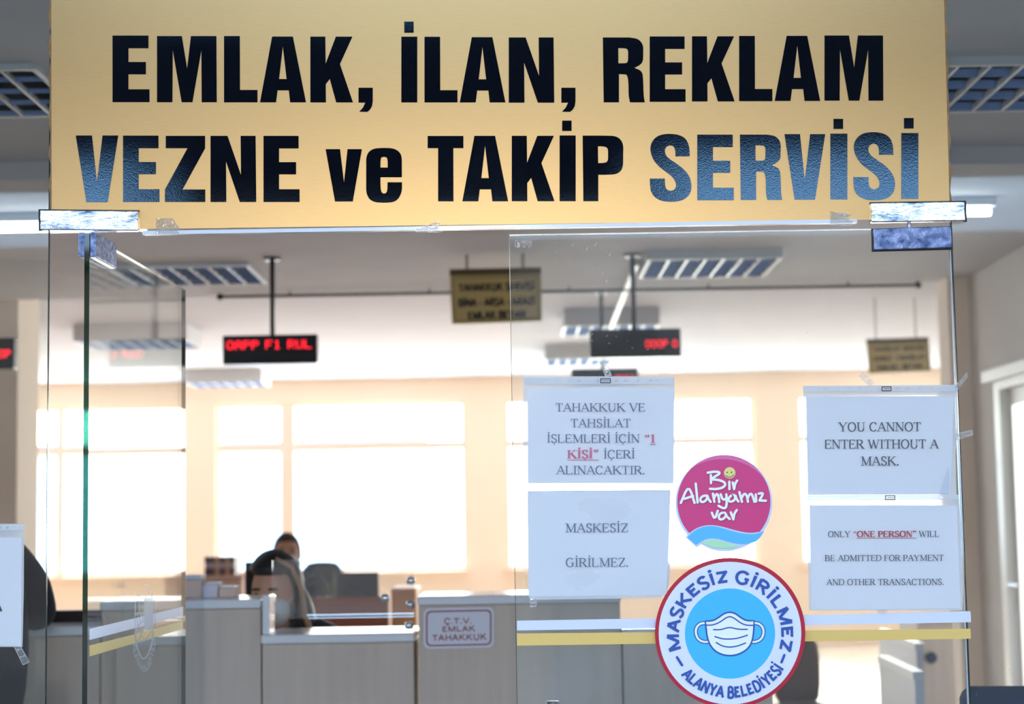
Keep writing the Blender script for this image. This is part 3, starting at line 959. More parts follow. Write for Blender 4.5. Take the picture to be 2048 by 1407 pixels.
unit('P', [smooth([(1420, 795, 1), (1555, 795), (1625, 798), (1660, 840), (1658, 910), (1658, 985), (1625, 1020), (1555, 1023), (1512, 1023, 1), (1512, 1177, 1), (1424, 1177, 1)]),
           smooth([(1510, 857, 1), (1540, 857), (1568, 865), (1570, 905), (1568, 948), (1540, 955), (1511, 955, 1)])])
unit('S', [smooth([(1283, 904, 1), (1199, 904, 1), (1199, 870), (1190, 846), (1170, 838), (1146, 846), (1136, 866), (1140, 892), (1158, 915), (1200, 942), (1245, 975), (1282, 1020), (1296, 1072), (1287, 1122), (1257, 1154), (1215, 1168), (1170, 1171), (1120, 1166), (1080, 1147), (1054, 1112), (1049, 1060), (1049, 1034, 1), (1138, 1034, 1), (1138, 1075), (1148, 1099), (1170, 1107), (1194, 1099), (1204, 1078), (1198, 1048), (1178, 1020), (1140, 992), (1100, 962), (1066, 920), (1051, 870), (1054, 833), (1075, 798), (1110, 777), (1165, 770), (1225, 778), (1264, 803), (1282, 850)])])

LET = [('E', 225, 299, 71, 204), ('M', 314, 433.5, 72, 204.2), ('L', 448, 515, 72, 204.4), ('A', 520, 612, 73, 204.4), ('K', 620.7, 706, 73.1, 204.6), (',', 717, 745.5, 175.3, 223.5),
       ('İ', 802.7, 834.5, 73.2, 204.6, 808.5, 827.3, 43, 65.3), ('L', 849, 915, 73.4, 204.6), ('A', 919.6, 1010.8, 74.3, 204.6), ('N', 1017.5, 1108.5, 74.8, 205), (',', 1122.7, 1151, 175.3, 223.5),
       ('R', 1205.7, 1289.6, 74.8, 204.4), ('E', 1299.4, 1371.2, 72.8, 203.3), ('K', 1384, 1469.3, 72.5, 202.6), ('L', 1478.3, 1544.8, 71.8, 202), ('A', 1549.4, 1640.4, 71.6, 201.6), ('M', 1649, 1766.7, 70.9, 201),
       ('V', 151.4, 236.5, 270.7, 404), ('E', 246, 319, 271, 403.6), ('Z', 329.8, 410.5, 271.5, 403.6), ('N', 421, 512.5, 271.5, 403.6), ('E', 527, 599.2, 271.5, 403.6),
       ('v', 651.1, 723.8, 298, 402.6), ('e', 732.3, 804, 295.6, 405), ('T', 855.3, 926.8, 271.7, 402.3), ('A', 924.7, 1016.3, 271.5, 402.2), ('K', 1023.5, 1109, 271.4, 402),
       ('İ', 1119.2, 1151.4, 270.7, 402, 1124.3, 1143.2, 241, 261.6), ('P', 1165.3, 1246.7, 271, 402), ('S', 1299.7, 1383, 267.5, 403.2), ('E', 1394.5, 1467.6, 269, 400.2), ('R', 1479.8, 1564.6, 269, 399.6),
       ('V', 1568.9, 1650.5, 268, 399), ('İ', 1660.7, 1694.8, 267, 398.6, 1667, 1686.2, 237.5, 257.6), ('S', 1706.5, 1790.3, 264, 400.2), ('İ', 1802.6, 1836.8, 265.8, 397.4, 1808, 1827.3, 235.8, 256.8)]
for t in LET:
    ch, x0, x1, y0, y1 = t[:5]
    mb = MB()
    yf = YS - 0.0009
    fr = on_plane(yf)
    bk = lambda a, b: at(a, b, yf) + Vector((0, 0.0006, 0))
    loops = [[(x0 + p[0] * (x1 - x0), y0 + p[1] * (y1 - y0)) for p in l] for l in UNIT['I' if ch == 'İ' else ch]]
    mb.outline(loops, fr, bk)
    if ch == 'İ':
        a, b, c, d = t[5:]
        mb.outline([[(a, c), (b, c), (b, d), (a, d)]], fr, bk)
    mb.build('letter', M['vinyl'], sg)

# scraps of tape on the sign
def tape(pxs, y, label, group='pieces of clear tape', th=0.0005, rim=True):
    o = slab('tape_piece', [pxs], y, y + th, M['tape'])
    tag(o, label, 'tape', group)
    if rim:
        f = []
        for i in range(len(pxs)):
            f += strip([pxs[i], pxs[(i + 1) % len(pxs)]], [1.1, 1.1], idf)
        decal('rim', f, y - 0.0003, M['tape_edge'], o)
    return o


tape([(312, 436), (345, 436), (352, 447), (360, 457), (358, 467), (312, 467)], -0.006, 'crumpled clear tape on the bottom of the gold sign near its left end', rim=False)
tape([(832, 458), (880, 441), (874, 461), (884, 462), (882, 465), (832, 464)], -0.006, 'pointed clear tape scrap under the first letter T of the gold sign', rim=False)
tape([(1661, 421), (1670, 425), (1704, 429), (1690, 436), (1705, 440), (1705, 451), (1661, 451)], -0.006, 'scratched clear tape on the gold sign left of the bright chrome patch', rim=False)
f = []
random.seed(3)
for i in range(16):
    x = 1662 + random.random() * 30; y = 424 + random.random() * 11
    f += strip([(x, y), (x + 6 + random.random() * 7, y + random.uniform(-2, 3))], [.8, .5], idf)
o = decal('scratch_marks', f, -0.0065, M['tape_edge'])
tag(o, 'white scratch marks on the tape left of the bright chrome patch', 'scratch')

# ================================================================== NOTICES
def oval(x, y, rx, ry=2.6, n=12):
    return [(x + rx * math.cos(2 * math.pi * k / n), y + ry * math.sin(2 * math.pi * k / n)) for k in range(n)]


def warp_rows(mbq, name, m, parent, y0, amp, seed, nx=24, ny=16):
    """paper as a gently buckled sheet over a quad-like outline (4 corner pixels)"""
    rnd = random.Random(seed)
    ph = [rnd.uniform(0, 6.28) for _ in range(6)]
    a, b, c, d = mbq
    vs, fs = [], []
    for j in range(ny + 1):
        for i in range(nx + 1):
            u, v = i / nx, j / ny
            px = (a[0] * (1 - u) + b[0] * u) * (1 - v) + (d[0] * (1 - u) + c[0] * u) * v
            py = (a[1] * (1 - u) + b[1] * u) * (1 - v) + (d[1] * (1 - u) + c[1] * u) * v
            w = math.sin(u * 9 + ph[0] + 2 * v) * .5 + math.sin(v * 7 + ph[1] - 3 * u) * .5 + math.sin((u + v) * 15 + ph[2]) * .25
            edge = min(1, 6 * min(u, 1 - u, v, 1 - v))
            vs.append(at(px, py, y0 + amp * w * edge))
    for j in range(ny):
        for i in range(nx):
            k = j * (nx + 1) + i
            fs.append((k, k + 1, k + nx + 2, k + nx + 1))
    return MB().add(vs, fs).build(name, m, parent, smooth=True)


def notice(label, sleeve, paper, lines, strip_q=None, holes=(), badge=None, ink='ink', red='ink_red', seed=1, group='notices in plastic sleeves', amp=0.0006, curl=None, y=-0.0012):
    """sleeve: outline px; paper: four corner px; lines: (text, x0, y0, x1, y1, cap, red?, kwargs)"""
    c = at(sum(p[0] for p in paper) / 4, max(p[1] for p in paper), y)
    r = thing('notice', c, label, 'notice', group)
    warp_rows(paper, 'paper', M['paper'], r, y - 0.0010, amp, seed)
    if curl:
        slab('folded_corner', [curl], y - 0.0040, y - 0.0036, M['paper_fold'], r)
    fk, fr_ = [], []
    for (t, x0, y0, x1, y1, cap, isred, kw) in lines:
        (fr_ if isred else fk).extend(text_px(t, x0, y0, x1, y1, cap, **kw))
    if fk: decal('printed_text', fk, y - 0.0033, M[ink], r)
    if fr_:
        o = decal('printed_text', fr_, y - 0.0033, M[red], r)
        o['label'] = 'red underlined words'
    # sleeve: front film over the paper, frosted rim around it
    slab('plastic_sleeve', [sleeve], y - 0.0045, y - 0.0043, M['sleeve'], r)
    inner = [(p[0] + (1 if p[0] < sum(q_[0] for q_ in paper) / 4 else -1), p[1] + (1 if p[1] < sum(q_[1] for q_ in paper) / 4 else -1)) for p in paper]
    slab('sleeve_border', [sleeve, inner], y - 0.0004, y - 0.0001, M['sleeve_rim'], r)
    if strip_q:
        slab('punched_strip', [strip_q] + [oval(*h) for h in holes], y - 0.0052, y - 0.0047, M['sleeve_strip'], r)
    if badge:
        x0, y0, x1, y1 = badge
        f = strip([(x0, y0), (x1, y0)], [1.6, 1.6], idf) + strip([(x1, y0 - .8), (x1, y1 + .8)], [1.6, 1.6], idf) + strip([(x1, y1), (x0, y1)], [1.6, 1.6], idf) + strip([(x0, y1 + .8), (x0, y0 - .8)], [1.6, 1.6], idf)
        for k in range(5):
            xx = x0 + 4 + k * (x1 - x0 - 7) / 4.5
            f += strip([(xx, (y0 + y1) / 2 - 1), (xx + 1.6, (y0 + y1) / 2 + 1)], [1, 1], idf)
        b = decal('brand_mark', f, y - 0.0055, M['ink_black'], r)
    return r


M['paper_fold'] = sheet('shaded_paper_back', srgb(222, 226, 236), 0.2, 0.6)
n0 = dict(style='serif')
# upper left notice on the closed leaf
notice('upper left notice on the closed door, in Turkish with red underlined words, creased', [(1046, 752), (1349, 752), (1349, 966), (1046, 966)],
       [(1055, 776), (1348, 776), (1347, 966), (1056, 966)],
       [('TAHAKKUK VE', 1110.6, 822.4, 1291, 822.4, 16.5, 0, n0), ('TAHSİLAT', 1140.8, 853.9, 1262, 853.9, 16.5, 0, n0),
        ('İŞLEMLERİ İÇİN', 1093.2, 884.8, 1280, 884.6, 16.5, 0, n0), ('“1', 1288, 884.6, 1311.4, 884.6, 16.5, 1, dict(style='serif', bold=1.6, under=((1, 1),))),
        ('KİŞİ”', 1134.6, 916.2, 1197.7, 916.2, 16.5, 1, dict(style='serif', bold=1.7, under=((0, 4),))), ('İÇERİ', 1206.5, 916.2, 1270.6, 916.2, 16.5, 0, n0),
        ('ALINACAKTIR.', 1112.8, 947.7, 1291, 947.7, 16.5, 0, n0)],
       [(1049, 755), (1346, 755), (1346, 768), (1049, 768)],
       [(1090, 761, 3.5), (1114, 761, 2.6), (1138, 761, 4.6), (1157.7, 761, 4.6), (1195.4, 761, 2.7), (1233, 761, 4.6), (1252, 761, 4.6), (1276, 761, 2.6), (1301, 761, 4.4), (1315, 761, 2.8)],
       (1201.5, 757, 1220.5, 765), 'ink_pale', 'ink_red_pale', seed=4, amp=0.0016)
# lower left notice
notice('lower left notice on the closed door reading two Turkish words in grey capitals', [(1050, 967), (1347, 965), (1344, 1080), (1338, 1165), (1322, 1195), (1066, 1199), (1052, 1188), (1046, 1090)],
       [(1055, 981), (1341, 979), (1333, 1189), (1057, 1192)],
       [('MASKESİZ', 1130.5, 1063.9, 1257, 1063.5, 17.5, 0, n0), ('GİRİLMEZ.', 1131, 1133, 1258, 1132.6, 17.5, 0, n0)],
       [(1056, 967), (1345, 966), (1345, 977), (1056, 978)],
       [(1080, 972, 3), (1094, 972, 4), (1118, 972, 4), (1143, 972, 6, 3), (1238, 971, 4), (1258, 971, 4), (1282, 971, 3), (1306, 971, 4), (1318, 971, 3)],
       None, 'ink_pale', seed=9, amp=0.0013, y=-0.0024)
# upper right notice
notice('upper right notice on the closed door telling in English that masks are required', [(1606, 771), (1914, 769), (1916, 850), (1911, 905), (1913, 990), (1615, 992)],
       [(1612, 792), (1908, 792), (1901, 988), (1616, 989)],
       [('YOU CANNOT', 1677, 862, 1842.3, 861.6, 17.6, 0, n0), ('ENTER WITHOUT A', 1648.6, 896.6, 1877.2, 896, 17.6, 0, n0), ('MASK.', 1721.5, 930.4, 1799, 930, 17.6, 0, n0)],
       [(1607, 772.5), (1911.6, 771.5), (1911.6, 782), (1607, 783)],
       [(1637, 777.4, 2.8), (1652, 777.2, 4.6), (1676, 777.2, 2.6), (1700, 777, 4.6), (1720, 777, 4.6), (1757, 777, 2.8), (1794.5, 776.8, 4.6), (1814.5, 776.8, 4.6), (1839, 776.8, 2.6), (1863, 776.6, 4.6), (1877, 776.6, 2.8)],
       (1764, 773, 1782, 781), 'ink', seed=14, curl=[(1897, 930), (1899, 955), (1897, 987), (1879, 987)])
# lower right notice
notice('lower right notice on the closed door in English with red underlined words', [(1614, 991), (1917, 989), (1922, 1045), (1926, 1180), (1925, 1219), (1890, 1221), (1618, 1220)],
       [(1619, 1010), (1914, 1010), (1921, 1216), (1623, 1219)],
       [('ONLY', 1655.7, 1073.6, 1701, 1073.4, 11.8, 0, n0), ('“', 1706, 1073.4, 1713, 1073.4, 11.8, 1, n0), ('ONE PERSON”', 1713.5, 1073.4, 1833, 1073, 11.8, 1, dict(style='serif', bold=1.7, under=((0, 10),))), ('WILL', 1837.7, 1073, 1878.8, 1072.8, 11.8, 0, n0),
        ('BE ADMITTED FOR PAYMENT', 1649.7, 1121.4, 1887.8, 1120.6, 11.8, 0, n0), ('AND OTHER TRANSACTIONS.', 1653, 1169.4, 1888.5, 1168.6, 11.8, 0, n0)],
       [(1614, 990), (1917, 988.5), (1917, 999), (1614, 1000.5)], [(1883.5, 994, 2.8)], (1771, 990.5, 1789.5, 998.5), 'ink', seed=21, y=-0.0024)
# notice on the left side panel, cut by the frame
notice('white notice on the left glass side panel beside the person in black', [(-255, 1046), (48, 1047), (47.5, 1180), (45, 1293), (-255, 1293)],
       [(-248, 1074), (43.5, 1074), (42, 1291), (-246, 1291)],
       [('A', -20, 1222, 5.5, 1222, 25, 0, dict(style='sans', bold=1.15))],
       [(-252, 1048.5), (47, 1048.5), (47, 1060), (-252, 1060)], [(1, 1054.5, 3), (14.5, 1054.5, 3), (-24, 1054.5, 3), (-60, 1054.5, 3)], None, 'ink_black', seed=30)

tape([(1199, 724), (1211, 722), (1223, 750), (1211, 752)], -0.0085, 'clear tape holding the upper left notice to the closed door', 'tape strips on the notices')
tape([(1718, 751), (1726, 744), (1748, 765), (1738, 771)], -0.0085, 'small clear tape above the punched strip of the upper right notice', 'tape strips on the notices')
tape([(1908, 771), (1920, 762), (1933, 745), (1936, 752), (1922, 770), (1914, 780)], -0.0085, 'clear tape over the top right corner of the upper right notice', 'tape strips on the notices')
tape([(1910, 868), (1943, 859), (1946, 869), (1914, 879)], -0.0085, 'clear tape across the door gap beside the upper right notice', 'tape strips on the notices')
tape([(28, 1292), (41, 1292), (59, 1323), (46, 1329)], -0.0085, 'clear tape hanging from the notice on the left side panel', 'tape strips on the notices')
tape([(1060, 1196), (1073, 1196), (1072, 1212), (1061, 1213)], -0.0085, 'little clear tape under the lower left notice', 'tape strips on the notices')
tape([(1752, 1219), (1776, 1218), (1772, 1226), (1758, 1225)], -0.0085, 'little clear tape under the lower right notice', 'tape strips on the notices')

# film bands on the closed leaf
o = slab('film_band', [[(1034, 1240.5), (1410, 1234), (1941, 1221.5), (1942, 1243.5), (1410, 1254), (1034, 1260)]], -0.0009, -0.0006, M['band_white'])
tag(o, 'white film band across the closed glass door leaf', 'film band', 'white film bands on the doors')
o = slab('film_band', [[(1034, 1266), (1410, 1262.5), (1941, 1256.5), (1942, 1276.5), (1410, 1285), (1034, 1290.5)]], -0.0009, -0.0006, M['band_gold'])
tag(o, 'yellow film band across the closed glass door leaf', 'film band', 'yellow film bands on the doors')

# glass maker's mark
gm = []
gq = lambda q: [(1020 + x * .0488, 460 + y * .0488) for x, y in q]
for q_, w in (([(212, 450), (212, 660), (290, 690)], 24), ([(212, 450), (320, 415), (320, 480)], 24)):
    gm += strip(gq(q_), [w * .0488] * len(q_), idf)
gm += [gq([(290, 490), (340, 485), (400, 530), (430, 600), (400, 680), (320, 730), (290, 700)])]
gm += text_px('GÜLSAN', 1041.8, 485.8, 1064.4, 485.6, 5, style='serif', bold=1.4)
gm += text_px('TEMPERLİ CAM', 1043.5, 490, 1064, 489.6, 2.4, style='sans')
gm += strip(ring_pts(1059.5, 493, 2.2, 16) + [(1061.7, 493)], [.7] * 17, idf) + text_px('EN', 1045, 495, 1051, 495, 3, style='sans')
o = decal('glass_mark', gm, -0.0006, M['etched'])
tag(o, 'tiny white glass maker mark in the top corner of the closed door', 'label')

# white specks and scratches on the glass
random.seed(11)
f = []
for i in range(150):
    x = random.uniform(1030, 1900); y = random.uniform(465, 745)
    r = random.choice([.45, .5, .6, .8])
    f += disc((x, y), r, idf, 6)
for i in range(60):
    x = random.uniform(1040, 1300) if random.random() < .6 else random.uniform(1620, 1930); y = random.uniform(1295, 1405)
    f += disc((x, y), random.choice([.5, .6, .9]), idf, 6)
for i in range(30):
    x = random.uniform(1030, 1310); y = random.uniform(480, 720)
    a = random.uniform(-1, 1)
    f += strip([(x, y), (x + 5 * math.cos(a), y + 5 * math.sin(a))], [.6, .3], idf)
for x, y in ((1025, 562), (1022, 580), (1030, 596), (1028, 620)):
    f += strip([(x, y), (x + 12, y - 3)], [.8, .4], idf) + strip([(x, y + 4), (x + 9, y + 3)], [.6, .4], idf)
for x, y in ((1189, 492), (1172, 500), (1218, 512), (1203, 550), (1211, 566)):
    f += strip([(x, y), (x + 3, y - 4), (x + 2, y - 7)], [1.1, 1, .6], idf)
o = decal('dirt_specks', f, -0.0004, M['etched'])
tag(o, 'white specks and scratches scattered over the closed door glass', 'dirt', kind='stuff')
f = []
for i in range(90):
    x = random.uniform(1950, 2046); y = random.uniform(430, 1400)
    f += disc((x, y), random.choice([.45, .6, .9]), idf, 6)
o = decal('dirt_specks', f, -0.0004, M['etched'])
tag(o, 'white specks scattered over the right glass side panel', 'dirt', kind='stuff')

# ================================================================== STICKERS
def sticker_layers(root, layers, y0):
    for k, (nm, faces, m) in enumerate(layers):
        decal(nm, faces, y0 - 0.00025 * k, M[m], root)


BQ = lambda q: [(1340 + p[0] * .14925, 900 + p[1] * .14925) + tuple(p[2:]) for p in q]
YK = -0.0012
rb = thing('round_sticker', at(1448, 1100, YK), 'round pink sticker with handwritten white words, smiley and blue wave', 'sticker')
base = BQ([(722 + 650 * math.cos(math.radians(a)), 708 - 648 * math.sin(math.radians(a))) for a in range(-95, 222, 4)]) + BQ([(205, 1165), (355, 1305), (420, 1262), (540, 1325), (660, 1352)])
slab('backing', [base], YK - 0.0003, YK, M['st_rim'], rb)
pink = BQ([(722 + 624 * math.cos(math.radians(a)), 690 - 626 * math.sin(math.radians(a))) for a in range(-39, 223, 4)])
pink += smooth(BQ([(265, 1105, 1), (330, 1055), (420, 1015), (540, 997), (680, 1015), (820, 1055), (950, 1090), (1080, 1108), (1210, 1090, 1)]), 2, False)
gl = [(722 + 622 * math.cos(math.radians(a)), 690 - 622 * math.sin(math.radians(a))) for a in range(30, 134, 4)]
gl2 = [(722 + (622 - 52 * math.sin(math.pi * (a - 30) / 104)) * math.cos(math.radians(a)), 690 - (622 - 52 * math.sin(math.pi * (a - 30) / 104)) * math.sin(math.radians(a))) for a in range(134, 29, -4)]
wave = smooth(BQ([(232, 1165, 1), (300, 1095), (400, 1035), (520, 1010), (640, 1022), (800, 1070), (950, 1110), (1080, 1122), (1180, 1115), (1265, 1075, 1), (1230, 1140), (1170, 1210), (1090, 1245), (980, 1260), (860, 1245), (720, 1205), (620, 1180), (520, 1178), (440, 1205), (350, 1268, 1)]))
green = smooth(BQ([(430, 1240, 1), (500, 1205), (600, 1195), (700, 1215), (820, 1255), (930, 1275, 1), (840, 1305), (740, 1318), (620, 1305), (520, 1280)]))
HW = [[(505, 300), (590, 285), (660, 290), (665, 315), (610, 345), (555, 385)], [(548, 330), (550, 440)], [(555, 390), (650, 395), (730, 425), (745, 465), (700, 505), (610, 520), (535, 515)],
      [(795, 420), (797, 520)], [(840, 430), (860, 520)], [(862, 510), (870, 450), (900, 405)],
      [(145, 705), (250, 455), (330, 705)], [(190, 650), (310, 612)], [(345, 445), (370, 700)],
      [(480, 605), (430, 615), (400, 660), (420, 695), (470, 685), (500, 640), (492, 605)], [(500, 610), (520, 660), (545, 690)],
      [(575, 580), (595, 690)], [(592, 640), (610, 595), (640, 585), (655, 640), (660, 695)],
      [(680, 590), (700, 650), (735, 665), (762, 630)], [(755, 590), (762, 700), (750, 775), (700, 772), (650, 742)],
      [(840, 595), (800, 620), (780, 665), (800, 690), (850, 680), (880, 640), (862, 600)], [(880, 610), (890, 650), (918, 685)],
      [(930, 560), (965, 690)], [(960, 640), (985, 590), (1010, 580), (1035, 620), (1045, 690)], [(1040, 640), (1065, 590), (1090, 580), (1112, 620), (1132, 690)],
      [(1150, 590), (1155, 685)], [(1190, 580), (1248, 568), (1235, 610), (1200, 668)], [(1200, 672), (1285, 675)],
      [(560, 835), (600, 930), (640, 810)], [(710, 835), (665, 850), (650, 905), (680, 930), (730, 910), (755, 860), (732, 835)], [(745, 850), (765, 890), (800, 920)],
      [(815, 830), (850, 925)], [(852, 910), (860, 850), (895, 800)]]


def hand(dx, dy, w):
    f = []
    for q_ in HW:
        s_ = q_ if len(q_) == 2 else smooth([(q_[0][0], q_[0][1], 1)] + q_[1:-1] + [(q_[-1][0], q_[-1][1], 1)], 2, False)
        s_ = BQ([(x + dx, y + dy) for x, y in s_])
        f += strip(s_, [w] * len(s_), idf) + disc(s_[0], w * .48, idf, 10) + disc(s_[-1], w * .48, idf, 10)
    return f


sm = BQ([(800, 302)])[0]
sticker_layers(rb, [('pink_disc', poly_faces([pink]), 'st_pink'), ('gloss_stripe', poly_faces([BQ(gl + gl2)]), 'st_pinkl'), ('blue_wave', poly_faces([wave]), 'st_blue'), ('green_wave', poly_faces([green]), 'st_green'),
                    ('letter_shadow', hand(8, 12, 5.0), 'pr_shadow'), ('lettering', hand(0, 0, 4.8), 'pr_white'), ('smiley', disc(sm, 11.5, idf, 28), 'st_yellow'),
                    ('smiley_face', disc(BQ([(765, 296)])[0], 1.4, idf, 10) + disc(BQ([(824, 294)])[0], 1.4, idf, 10) + strip(smooth(BQ([(742, 330, 1), (770, 356), (800, 362), (832, 354), (858, 326, 1)]), 2, False), [1.2] * 14, idf), 'signink')], YK - 0.0006)

YM = -0.0092
SCX, SCY = 1460.3, 1265.0
ms = thing('round_sticker', at(SCX, 1416, YM), 'round red rimmed sticker with a face mask drawing and blue circular lettering', 'sticker')
slab('backing', [ring_pts(SCX, SCY, 150.3, 96)], YM - 0.0003, YM, M['st_red'], ms)


def arc_top(u, v):
    r = 102.5 + v
    a = math.radians(198.5 - u / 380 * 217)
    return (SCX + r * math.cos(a), SCY + 1.5 - r * math.sin(a))


def arc_bot(u, v):
    r = 128.5 - v
    a = math.radians(220 + u / 240 * 107.5)
    return (SCX + r * math.cos(a), SCY + 1.5 - r * math.sin(a))


MQ = lambda q: [(1300 + p[0] * .3602, 900 + p[1] * .3602) + tuple(p[2:]) for p in q]
mask_out = smooth(MQ([(306, 948, 1), (352, 946), (385, 925), (412, 905), (443, 897), (474, 905), (503, 928), (535, 946), (578, 946, 1), (576, 1000), (568, 1060), (545, 1100), (505, 1126), (470, 1137), (440, 1139), (405, 1135), (365, 1117), (332, 1080), (316, 1030), (312, 985)]))
fold = lambda q: smooth([q[0] + (1,)] + q[1:-1] + [q[-1] + (1,)], 2, False)
lines_ = [fold(MQ([(312, 970), (350, 970), (390, 953), (420, 930), (443, 921), (468, 931), (500, 956), (532, 971), (576, 971)])), fold(MQ([(350, 995), (395, 996), (440, 980), (490, 994), (543, 993)])),
          fold(MQ([(358, 1033), (400, 1046), (440, 1048), (490, 1043), (543, 1025)])), fold(MQ([(365, 1065), (400, 1086), (440, 1093), (486, 1087), (533, 1068)]))]
lo = [fold(MQ([(312, 958), (278, 960), (255, 985), (254, 1020), (268, 1050), (298, 1064), (326, 1062)])), fold(MQ([(574, 958), (606, 960), (629, 985), (631, 1020), (616, 1050), (586, 1064), (562, 1062)]))]
navy1 = sum([strip(l, [8.2] * len(l), idf) for l in lo], []) + strip(mask_out + [mask_out[0]], [3.4] * (len(mask_out) + 1), idf)
dash = strip(MQ([(150, 1148), (178, 1192)]), [5, 5], idf) + strip(MQ([(746, 1136), (730, 1176)]), [5, 5], idf)
for p in MQ([(150, 1148), (178, 1192), (746, 1136), (730, 1176)]):
    dash += disc(p, 2.5, idf, 10)
sticker_layers(ms, [('white_disc', [ring_pts(SCX - .3, SCY + .4, 142.6, 80)], 'st_white'), ('cyan_disc', [ring_pts(SCX - .3, SCY + 1.2, 90.3, 64)], 'st_cyan'), ('mask_outline', navy1, 'pr_navy'),
                    ('mask_drawing', sum([strip(l, [4.2] * len(l), idf) for l in lo], []) + poly_faces([mask_out]), 'pr_white'),
                    ('mask_folds', sum([strip(l, [2.6] * len(l), idf) for l in lines_], []) + strip(mask_out + [mask_out[0]], [3.0] * (len(mask_out) + 1), idf), 'pr_navy'),
                    ('lettering', lay('MASKESİZ GİRİLMEZ', 380, 24, arc_top, style='sans', bold=1.5, space=1.0) + lay('ALANYA BELEDİYESİ', 240, 22.5, arc_bot, style='sans', bold=1.42) + dash, 'pr_navy')], YM - 0.0006)
#PART3
# ================================================================== THE OFFICE
hor = lambda x, y, z: at(x, y, zd(z))


# ---- ceiling lights
def ceiling_light(cx, yf, w, d, zb, h, label, nb=8, zt=None):
    """shallow box with louvre blades (front to back), mirror reflectors and four tubes"""
    r = thing('ceiling_light', (cx, yf + d / 2, zb), label, 'ceiling light', 'louvred ceiling lights')
    x0, x1, y1 = cx - w / 2, cx + w / 2, yf + d
    t = 0.018
    hb = MB()
    hb.box(x0, x1, yf, y1, zb + 0.055, zb + h)
    hb.box(x0, x1, yf, yf + t, zb, zb + 0.055); hb.box(x0, x1, y1 - t, y1, zb, zb + 0.055)
    hb.box(x0, x0 + t, yf + t, y1 - t, zb, zb + 0.055); hb.box(x1 - t, x1, yf + t, y1 - t, zb, zb + 0.055)
    hb.build('housing', M['housing'], r)
    rows = 4
    rd = (d - 2 * t) / rows
    for k in range(rows):
        ya = yf + t + k * rd
        v, f = [], []
        n = 8
        for i in range(n + 1):
            s_ = -1 + 2 * i / n
            yy = ya + rd * (0.5 + 0.5 * s_)
            zz = zb + 0.052 - 0.046 * s_ * s_
            v += [(x0 + t, yy, zz), (x1 - t, yy, zz)]
        for i in range(n):
            f.append((2 * i, 2 * i + 1, 2 * i + 3, 2 * i + 2))
        MB().add(v, f).build('reflector', M['mirror'], r, smooth=True)
        MB().tube([(x0 + t + .01, ya + rd / 2, zb + 0.036), (x1 - t - .01, ya + rd / 2, zb + 0.036)], 0.010, 10).build('fluorescent_tube', M['tube_off'], r, smooth=True)
    for i in range(1, nb):
        xx = x0 + t + (w - 2 * t) * i / nb
        MB().box(xx - 0.004, xx + 0.004, yf + t, y1 - t, zb + 0.001, zb + 0.024).build('louver_blade', M['blade'], r)
    return r


def light_at(px0, px1, pyf, z, d, zb, h, label, nb=8):
    a, b = at(px0, pyf, zd(z)), at(px1, pyf, zd(z))
    return ceiling_light((a.x + b.x) / 2, zd(z), b.x - a.x, d, zb, h, label, nb)


light_at(-470, 74, 140, 5.3, 0.64, at(0, 140, zd(5.3)).z, ZC - at(0, 140, zd(5.3)).z, 'louvred ceiling light at the upper left corner beside the gold sign', 8)
light_at(1712, 2260, 130, 5.4, 0.66, at(1980, 130, zd(5.4)).z, ZC - at(1980, 130, zd(5.4)).z, 'louvred ceiling light at the upper right corner beside the gold sign', 8)
ZB3 = at(380, 534, zd(9.45)).z
light_at(212, 497, 534, 9.45, 0.74, ZB3, ZC - ZB3, 'louvred ceiling light over the open door leaf, left of the black pole', 7)
light_at(1296, 1566, 518, 9.3, 0.74, at(1430, 518, zd(9.3)).z, ZC - at(1430, 518, zd(9.3)).z, 'louvred ceiling light behind the closed door, right of a black pole', 7)
ZBF = 2.86
light_at(146, 372, 684, 14.1, 0.72, ZBF, ZF - ZBF, 'pale ceiling light seen through the open glass leaf', 7)
light_at(368, 523, 768, 18.4, 0.72, ZBF, ZF - ZBF, 'tan looking far ceiling light under the left red display', 6)
light_at(1128, 1320, 655, 13.6, 0.72, ZBF, ZF - ZBF, 'grey ceiling light just behind the right red display', 7)
light_at(1090, 1230, 725, 16.4, 0.72, ZBF, ZF - ZBF, 'far ceiling light above the smallest red display', 6)


def batten(x0, x1, y, label):
    r = thing('batten_lamp', ((x0 + x1) / 2, y, ZC - 0.09), label, 'batten lamp', 'lit batten lamps')
    MB().box(x0, x1, y - 0.04, y + 0.04, ZC - 0.04, ZC - 0.001).build('housing', M['blade'], r, bevel=0.004)
    MB().tube([(x0 + 0.02, y, ZC - 0.062), (x1 - 0.02, y, ZC - 0.062)], 0.016, 12).build('lamp_tube', M['tube_on'], r, smooth=True)


batten(at(-330, 400, zd(7.9)).x, at(300, 400, zd(7.9)).x, zd(7.9), 'lit white batten lamp left of the gold sign')
batten(at(1420, 400, zd(7.9)).x, at(1988, 400, zd(7.9)).x, zd(7.9), 'lit white batten lamp right of the gold sign')

